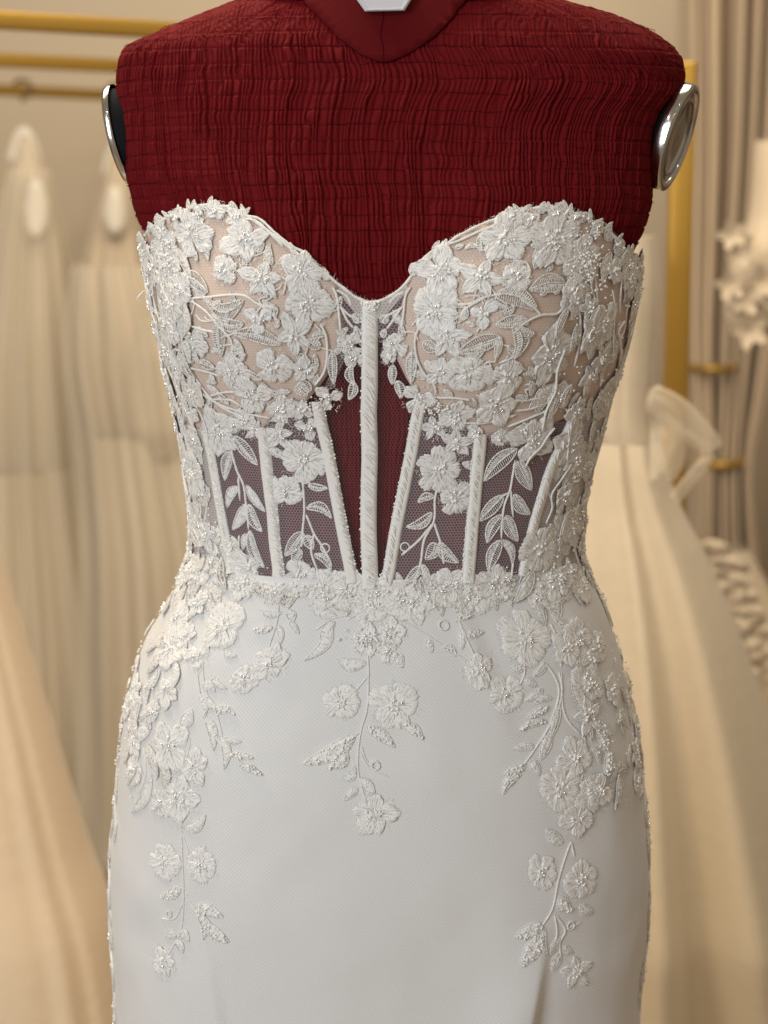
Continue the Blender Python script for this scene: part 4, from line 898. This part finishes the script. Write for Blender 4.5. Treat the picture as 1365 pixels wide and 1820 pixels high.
rackR = thing('clothes_rack', 'gold upright clothes rack post in front of the taupe curtain', 'clothes rack')
pt = P(1215, 110, .95); pb = P(1200, 720, .95)
top = np.array([pt.x, .95, pt.z]); slope = (pb.x-pt.x)/(pb.z-pt.z)
bot = np.array([pt.x+slope*(0-pt.z), .95, 0])
o = mk('post', *bar_between(bot, top, .027), 'gold', rackR, smooth=False); bevel(o)
o = mk('rail', *bar_between((top[0]-.01, .945, top[2]-.0135), (top[0]-.35, 2.3, top[2]-.0135), .0262), 'gold', rackR, smooth=False); bevel(o)
o = mk('post', *bar_between((top[0]-.36, 2.3, 0), (top[0]-.36, 2.3, top[2]), .0265), 'gold', rackR, smooth=False); bevel(o)

creams = {k: simple('gown_'+k, c, r, sheen=.2, spec=.3, bump=(60, .25, .003), var=(7, tuple(q*.90 for q in c))) for k, c, r in (('ivory_satin', (.72, .62, .47), .5), ('cream_tulle', (.70, .60, .455), .8), ('peach_satin', (.72, .58, .42), .5), ('champagne', (.64, .53, .39), .7), ('white_organza', (.86, .79, .67), .6))}
def loft(name, rows, Y, depth, m, parent, nf, amp, seed, npt=120, nz=70, phase=0.0):
    """rows: (py, xl, xr) silhouettes in photo pixels of something standing at depth Y; folds grow downwards"""
    rg = np.random.default_rng(seed); rows = np.array(rows, float)
    py = np.linspace(rows[0, 0], rows[-1, 0], nz); L = pchip(rows[:, 0], rows[:, 1], py); R = pchip(rows[:, 0], rows[:, 2], py)
    a = np.linspace(0, 2*PI, npt, endpoint=False); ph = np.interp(a, np.linspace(0, 2*PI, 13), np.append(rg.normal(size=12), 0)*.9)
    V = np.zeros((nz, npt, 3))
    for i in range(nz):
        z = P(682.5, py[i], Y).z; xa = P(L[i], py[i], Y).x; xb = P(R[i], py[i], Y).x; z = max(z, .01)
        g = amp*(.35+.65*i/nz)
        f = 1+g*np.sin(a*nf+ph*2+phase+.25*i/nz)+g*.5*np.sin(a*(nf*2-3)+ph*3+1)
        V[i, :, 0] = (xa+xb)/2+(xb-xa)/2*np.cos(a)*(1+(f-1)*.25); V[i, :, 1] = Y+np.minimum(depth, (xb-xa)*.6)*np.sin(a)*f; V[i, :, 2] = z
    return mk(name, V.reshape(-1, 3), grid_faces(nz, npt, True), m, parent)
def strap(parent, pts, Y, r, m):
    q = catmull([tuple(P(x, y, Y)) for x, y in pts], 8); mk('strap', *tube_vf(q, r, 6, np.tile([0, -1.0, 0], (len(q), 1)), .4), m, parent)
def hanger(px, py_hook, py_sh, wpx, Y, label):
    t = thing('clothes_hanger', label, 'hanger', 'hangers on the gold rail')
    zt = ZR
    c = P(px, py_sh, Y); k = 10
    a = np.linspace(-.5*PI, PI*.95, k); hk = [(c.x, Y, c.z), (c.x, Y, zt-.012)]+[(c.x+.014*0+math.cos(q)*.016-0, Y+math.sin(q)*.0, zt+.004+math.sin(q)*.017) for q in a]
    mk('hook', *tube_vf(catmull(hk, 4), .0055, 6, None), 'bronze', t)
    w_ = (P(px+wpx, py_sh, Y).x-c.x); sh = catmull([(c.x-w_, Y, c.z-.06), (c.x-w_*.45, Y, c.z-.012), (c.x, Y, c.z+.005), (c.x+w_*.45, Y, c.z-.012), (c.x+w_, Y, c.z-.06)], 6)
    mk('shoulder_bar', *tube_vf(sh, .011, 8, np.tile([0, -1.0, 0], (len(sh), 1))), creams['white_organza'], t)
def on_rail(px, py):  # depth where the third rail passes
    return PZ(px, py, ZR).y
YA = on_rail(42, 161.5); YB = on_rail(200, 169)
hanger(42, 150, 238, 26, YA, 'padded cream hanger with gold hook on the far gold rail')
hanger(208, 170, 262, 24, YB, 'padded cream hanger beside the steel arm plate of the form')
net, _n, _b = mat('gown_net'); _b.inputs['Base Color'].default_value = (.86, .78, .64, 1); _b.inputs['Roughness'].default_value = .8; _b.inputs['Alpha'].default_value = .38
gA = thing('hanging_gown', 'cream lace gown with sheer top hanging from the padded hanger with gold hook', 'gown', 'gowns on the left rail')
loft('lace_top', [(246, 34, 60), (300, 22, 80), (380, 8, 100), (470, -12, 114), (600, -34, 128), (700, -38, 140), (832, -36, 152)], YA, .06, creams['cream_tulle'], gA, 7, .16, 31)
loft('skirt', [(826, -36, 151), (900, -40, 166), (1100, -50, 205), (1400, -70, 245), (2600, -170, 340)], YA, .20, creams['cream_tulle'], gA, 9, .34, 2)
loft('net_overlay', [(300, 14, 88), (480, -26, 128), (700, -56, 158), (900, -60, 182), (1150, -66, 228), (1500, -90, 280), (2500, -190, 380)], YA-.02, .24, net, gA, 11, .36, 41)
loft('strap_lining', [(318, 54, 72), (340, 46, 82), (375, 40, 88), (402, 42, 86), (420, 52, 76)], YA-.08, .02, creams['white_organza'], gA, 4, .05, 3, 40, 14)
gB = thing('hanging_gown', 'ivory gown with gathered bodice and pleated skirt hanging between cream gown and corset', 'gown', 'gowns on the left rail')
loft('lace_top', [(270, 198, 220), (330, 182, 236), (400, 160, 250), (500, 140, 272), (580, 138, 300), (680, 146, 330), (772, 164, 346)], YB-.25, .08, creams['champagne'], gB, 6, .14, 32)
loft('skirt', [(768, 164, 346), (850, 170, 368), (1000, 176, 400), (1300, 186, 420), (2500, 150, 520)], YB-.25, .22, creams['ivory_satin'], gB, 8, .32, 6)
loft('puff_sleeve', [(560, 258, 280), (590, 240, 318), (640, 228, 338), (700, 224, 342), (760, 232, 338), (810, 268, 318)], YB-.34, .07, creams['cream_tulle'], gB, 5, .14, 7, 60, 30)
loft('net_overlay', [(470, 130, 285), (620, 118, 345), (780, 140, 365), (1000, 150, 420), (1500, 150, 460), (2400, 120, 540)], YB-.36, .20, net, gB, 10, .36, 42)
loft('strap_lining', [(330, 196, 212), (350, 188, 222), (380, 182, 226), (402, 186, 224), (418, 196, 214)], YB-.33, .02, creams['white_organza'], gB, 4, .05, 8, 40, 14)
gC = thing('hanging_gown', 'plain peach satin gown skirt spreading out in front of the cream lace gown', 'gown', 'gowns on the left rail')
loft('skirt', [(900, -190, -28), (960, -195, -8), (1100, -200, 32), (1300, -210, 92), (1500, -220, 152), (1640, -225, 200), (1820, -230, 235), (2200, -260, 300)], .78, .20, creams['peach_satin'], gC, 5, .05, 9)
loft('bodice', [(500, -170, -60), (620, -180, -50), (800, -180, -45), (905, -192, -26)], .78, .08, creams['peach_satin'], gC, 5, .05, 10, 60, 30)
gD = thing('hanging_gown', 'smooth ivory satin ballgown with wide skirt hanging by the gold upright post', 'gown')
loft('bodice', [(420, 1060, 1168), (520, 1050, 1172), (640, 1050, 1165), (740, 1050, 1160), (800, 1055, 1168)], .80, .08, creams['cream_tulle'], gD, 5, .05, 12)
loft('skirt', [(782, 1035, 1172), (815, 1030, 1180), (880, 1025, 1200), (980, 1015, 1248), (1100, 1000, 1300), (1250, 980, 1352), (1450, 950, 1410), (1820, 900, 1500), (2500, 840, 1620)], .80, .20, creams['ivory_satin'], gD, 7, .20, 13, phase=2.0)
organza, ont, ob_ = mat('sheer_organza'); ob_.inputs['Base Color'].default_value = (.84, .75, .60, 1); ob_.inputs['Roughness'].default_value = .7; ob_.inputs['Alpha'].default_value = .34
bw = MB()
for pl, r in (([(1150, 715), (1182, 728), (1204, 770), (1200, 815), (1184, 850)], .010), ([(1152, 700), (1205, 728), (1250, 775), (1266, 802)], .013), ([(1266, 802), (1246, 830), (1218, 862), (1196, 892)], .007), ([(1165, 735), (1220, 775), (1262, 803)], .006)):
    q = catmull([tuple(P(x, y, .68)) for x, y in pl], 8); v, f = tube_vf(q, r, 8, np.tile([0, -1.0, 0], (len(q), 1)), .3); bw.add(v, f)
q = np.array([[tuple(P(1155+(1262-1155)*a_, 705+95*a_+b_*(150-130*a_), .70+.02*math.sin(6*a_+4*b_))) for b_ in np.linspace(0, 1, 10)] for a_ in np.linspace(0, 1, 14)])
bw.add(q.reshape(-1, 3), grid_faces(14, 10))
bw.build('bow', organza, gD)
gE = thing('hanging_gown', 'ruffled champagne gown half hidden behind the ivory ballgown skirt', 'gown')
loft('skirt', [(975, 1258, 1330), (1050, 1268, 1372), (1150, 1280, 1420), (1400, 1290, 1480), (1820, 1300, 1560)], 1.75, .2, creams['champagne'], gE, 9, .22, 15)
rg = np.random.default_rng(4)
for k in range(9):
    px = 1262+k*12+rg.normal()*5; py = 985+k*24+rg.normal()*6; c = np.array(P(px, py, 1.56)); a = np.linspace(0, 2*PI, 24, endpoint=False); rr = np.array([.004, .016, .03, .036])[:, None]
    V = np.stack([c[0]+rr*np.cos(a)*1.1, c[1]-.03*np.sin(rr/.036*2)+.008*np.sin(5*a+k)*rr/.03, c[2]+rr*np.sin(a)*.7], -1); mk('ruffle', V.reshape(-1, 3), grid_faces(4, 24, True), creams['champagne'], gE)
gF = thing('floral_gown', 'pale gown sleeve covered in white fabric flowers in front of the curtain', 'gown')
loft('sleeve', [(250, 1345, 1400), (380, 1335, 1410), (480, 1300, 1420), (560, 1290, 1420), (600, 1310, 1420)], 1.5, .05, creams['champagne'], gF, 5, .08, 17, 60, 30)
for k in range(16):
    px = 1334+rg.normal()*24; py = 552+rg.normal()*24 if k < 14 else 432+rg.normal()*10; px = max(1296, px); c = np.array(P(px, py, 1.43+rg.normal()*.01)); ph = rg.random()*6
    a = np.linspace(0, 2*PI, 30, endpoint=False); rr = rg.uniform(.6, 1.0)*np.array([.003, .012, .022])[:, None]*(1+.28*np.cos(5*a+ph)[None]*np.array([.1, .6, 1])[:, None])
    V = np.stack([c[0]+rr*np.cos(a), c[1]-.012*(rr/.022)+0*a, c[2]+rr*np.sin(a)], -1); mk('fabric_flower', V.reshape(-1, 3), grid_faces(3, 30, True), creams['champagne'], gF)

# curtain, tied back
curtm = simple('taupe_linen', (.56, .44, .31), .85, sheen=.15, spec=.1, bump=(200, .2, .001), var=(12, (.51, .40, .28)))
cu = thing('curtain', 'taupe linen curtain gathered with a gold tie behind the gold post', 'curtain')
def curtain(rows, Y, seed, nfold, m, nx=220, nz=120):
    rg = np.random.default_rng(seed); rows = np.array(rows, float); py = np.linspace(rows[0, 0], rows[-1, 0], nz)
    L = pchip(rows[:, 0], rows[:, 1], py); R = pchip(rows[:, 0], rows[:, 2], py); u = np.linspace(0, 1, nx)
    wv = np.interp(u, np.linspace(0, 1, 15), rg.normal(size=15))*1.3
    V = np.zeros((nz, nx, 3))
    for i in range(nz):
        w0 = R[i]-L[i]; x = L[i]+w0*u; z = P(682.5, py[i], Y).z; wm = w0*.00095
        am = .026+.018*(200/max(w0, 60))
        V[i, :, 0] = [P(q, py[i], Y).x for q in x]; V[i, :, 1] = Y+am*np.sin(2*PI*nfold*u+wv+.2*np.sin(i*.05))+.3*am*np.sin(4*PI*nfold*u+wv*2+1); V[i, :, 2] = max(z, .005)
    o_ = mk('drape', V.reshape(-1, 3), grid_faces(nz, nx), m, cu); s_ = o_.modifiers.new('thick', 'SOLIDIFY'); s_.thickness = .003
curtain([(-300, 1205, 1465), (0, 1208, 1440), (300, 1215, 1410), (550, 1215, 1372), (700, 1222, 1345), (828, 1232, 1322), (900, 1230, 1325), (1000, 1225, 1335), (1300, 1220, 1350), (1900, 1210, 1380), (2600, 1200, 1400)], 2.55, 21, 6.5, curtm)
for (x0, x1, y0, y1, w_) in ((1222, 1318, 655, 655, .013), (1235, 1336, 828, 822, .015)):
    a = P(x0, y0, 2.47); b = P(x1, y1, 2.47); k = 20; s = np.linspace(0, 1, k)[:, None]; q = np.array(a)*(1-s)+np.array(b)*s; q[:, 1] += .05*(2*s[:, 0]-1)**2-.01
    mk('tie_back', *tube_vf(q, w_*.62, 8, np.tile([0, -1.0, 0], (k, 1))), 'gold', cu)
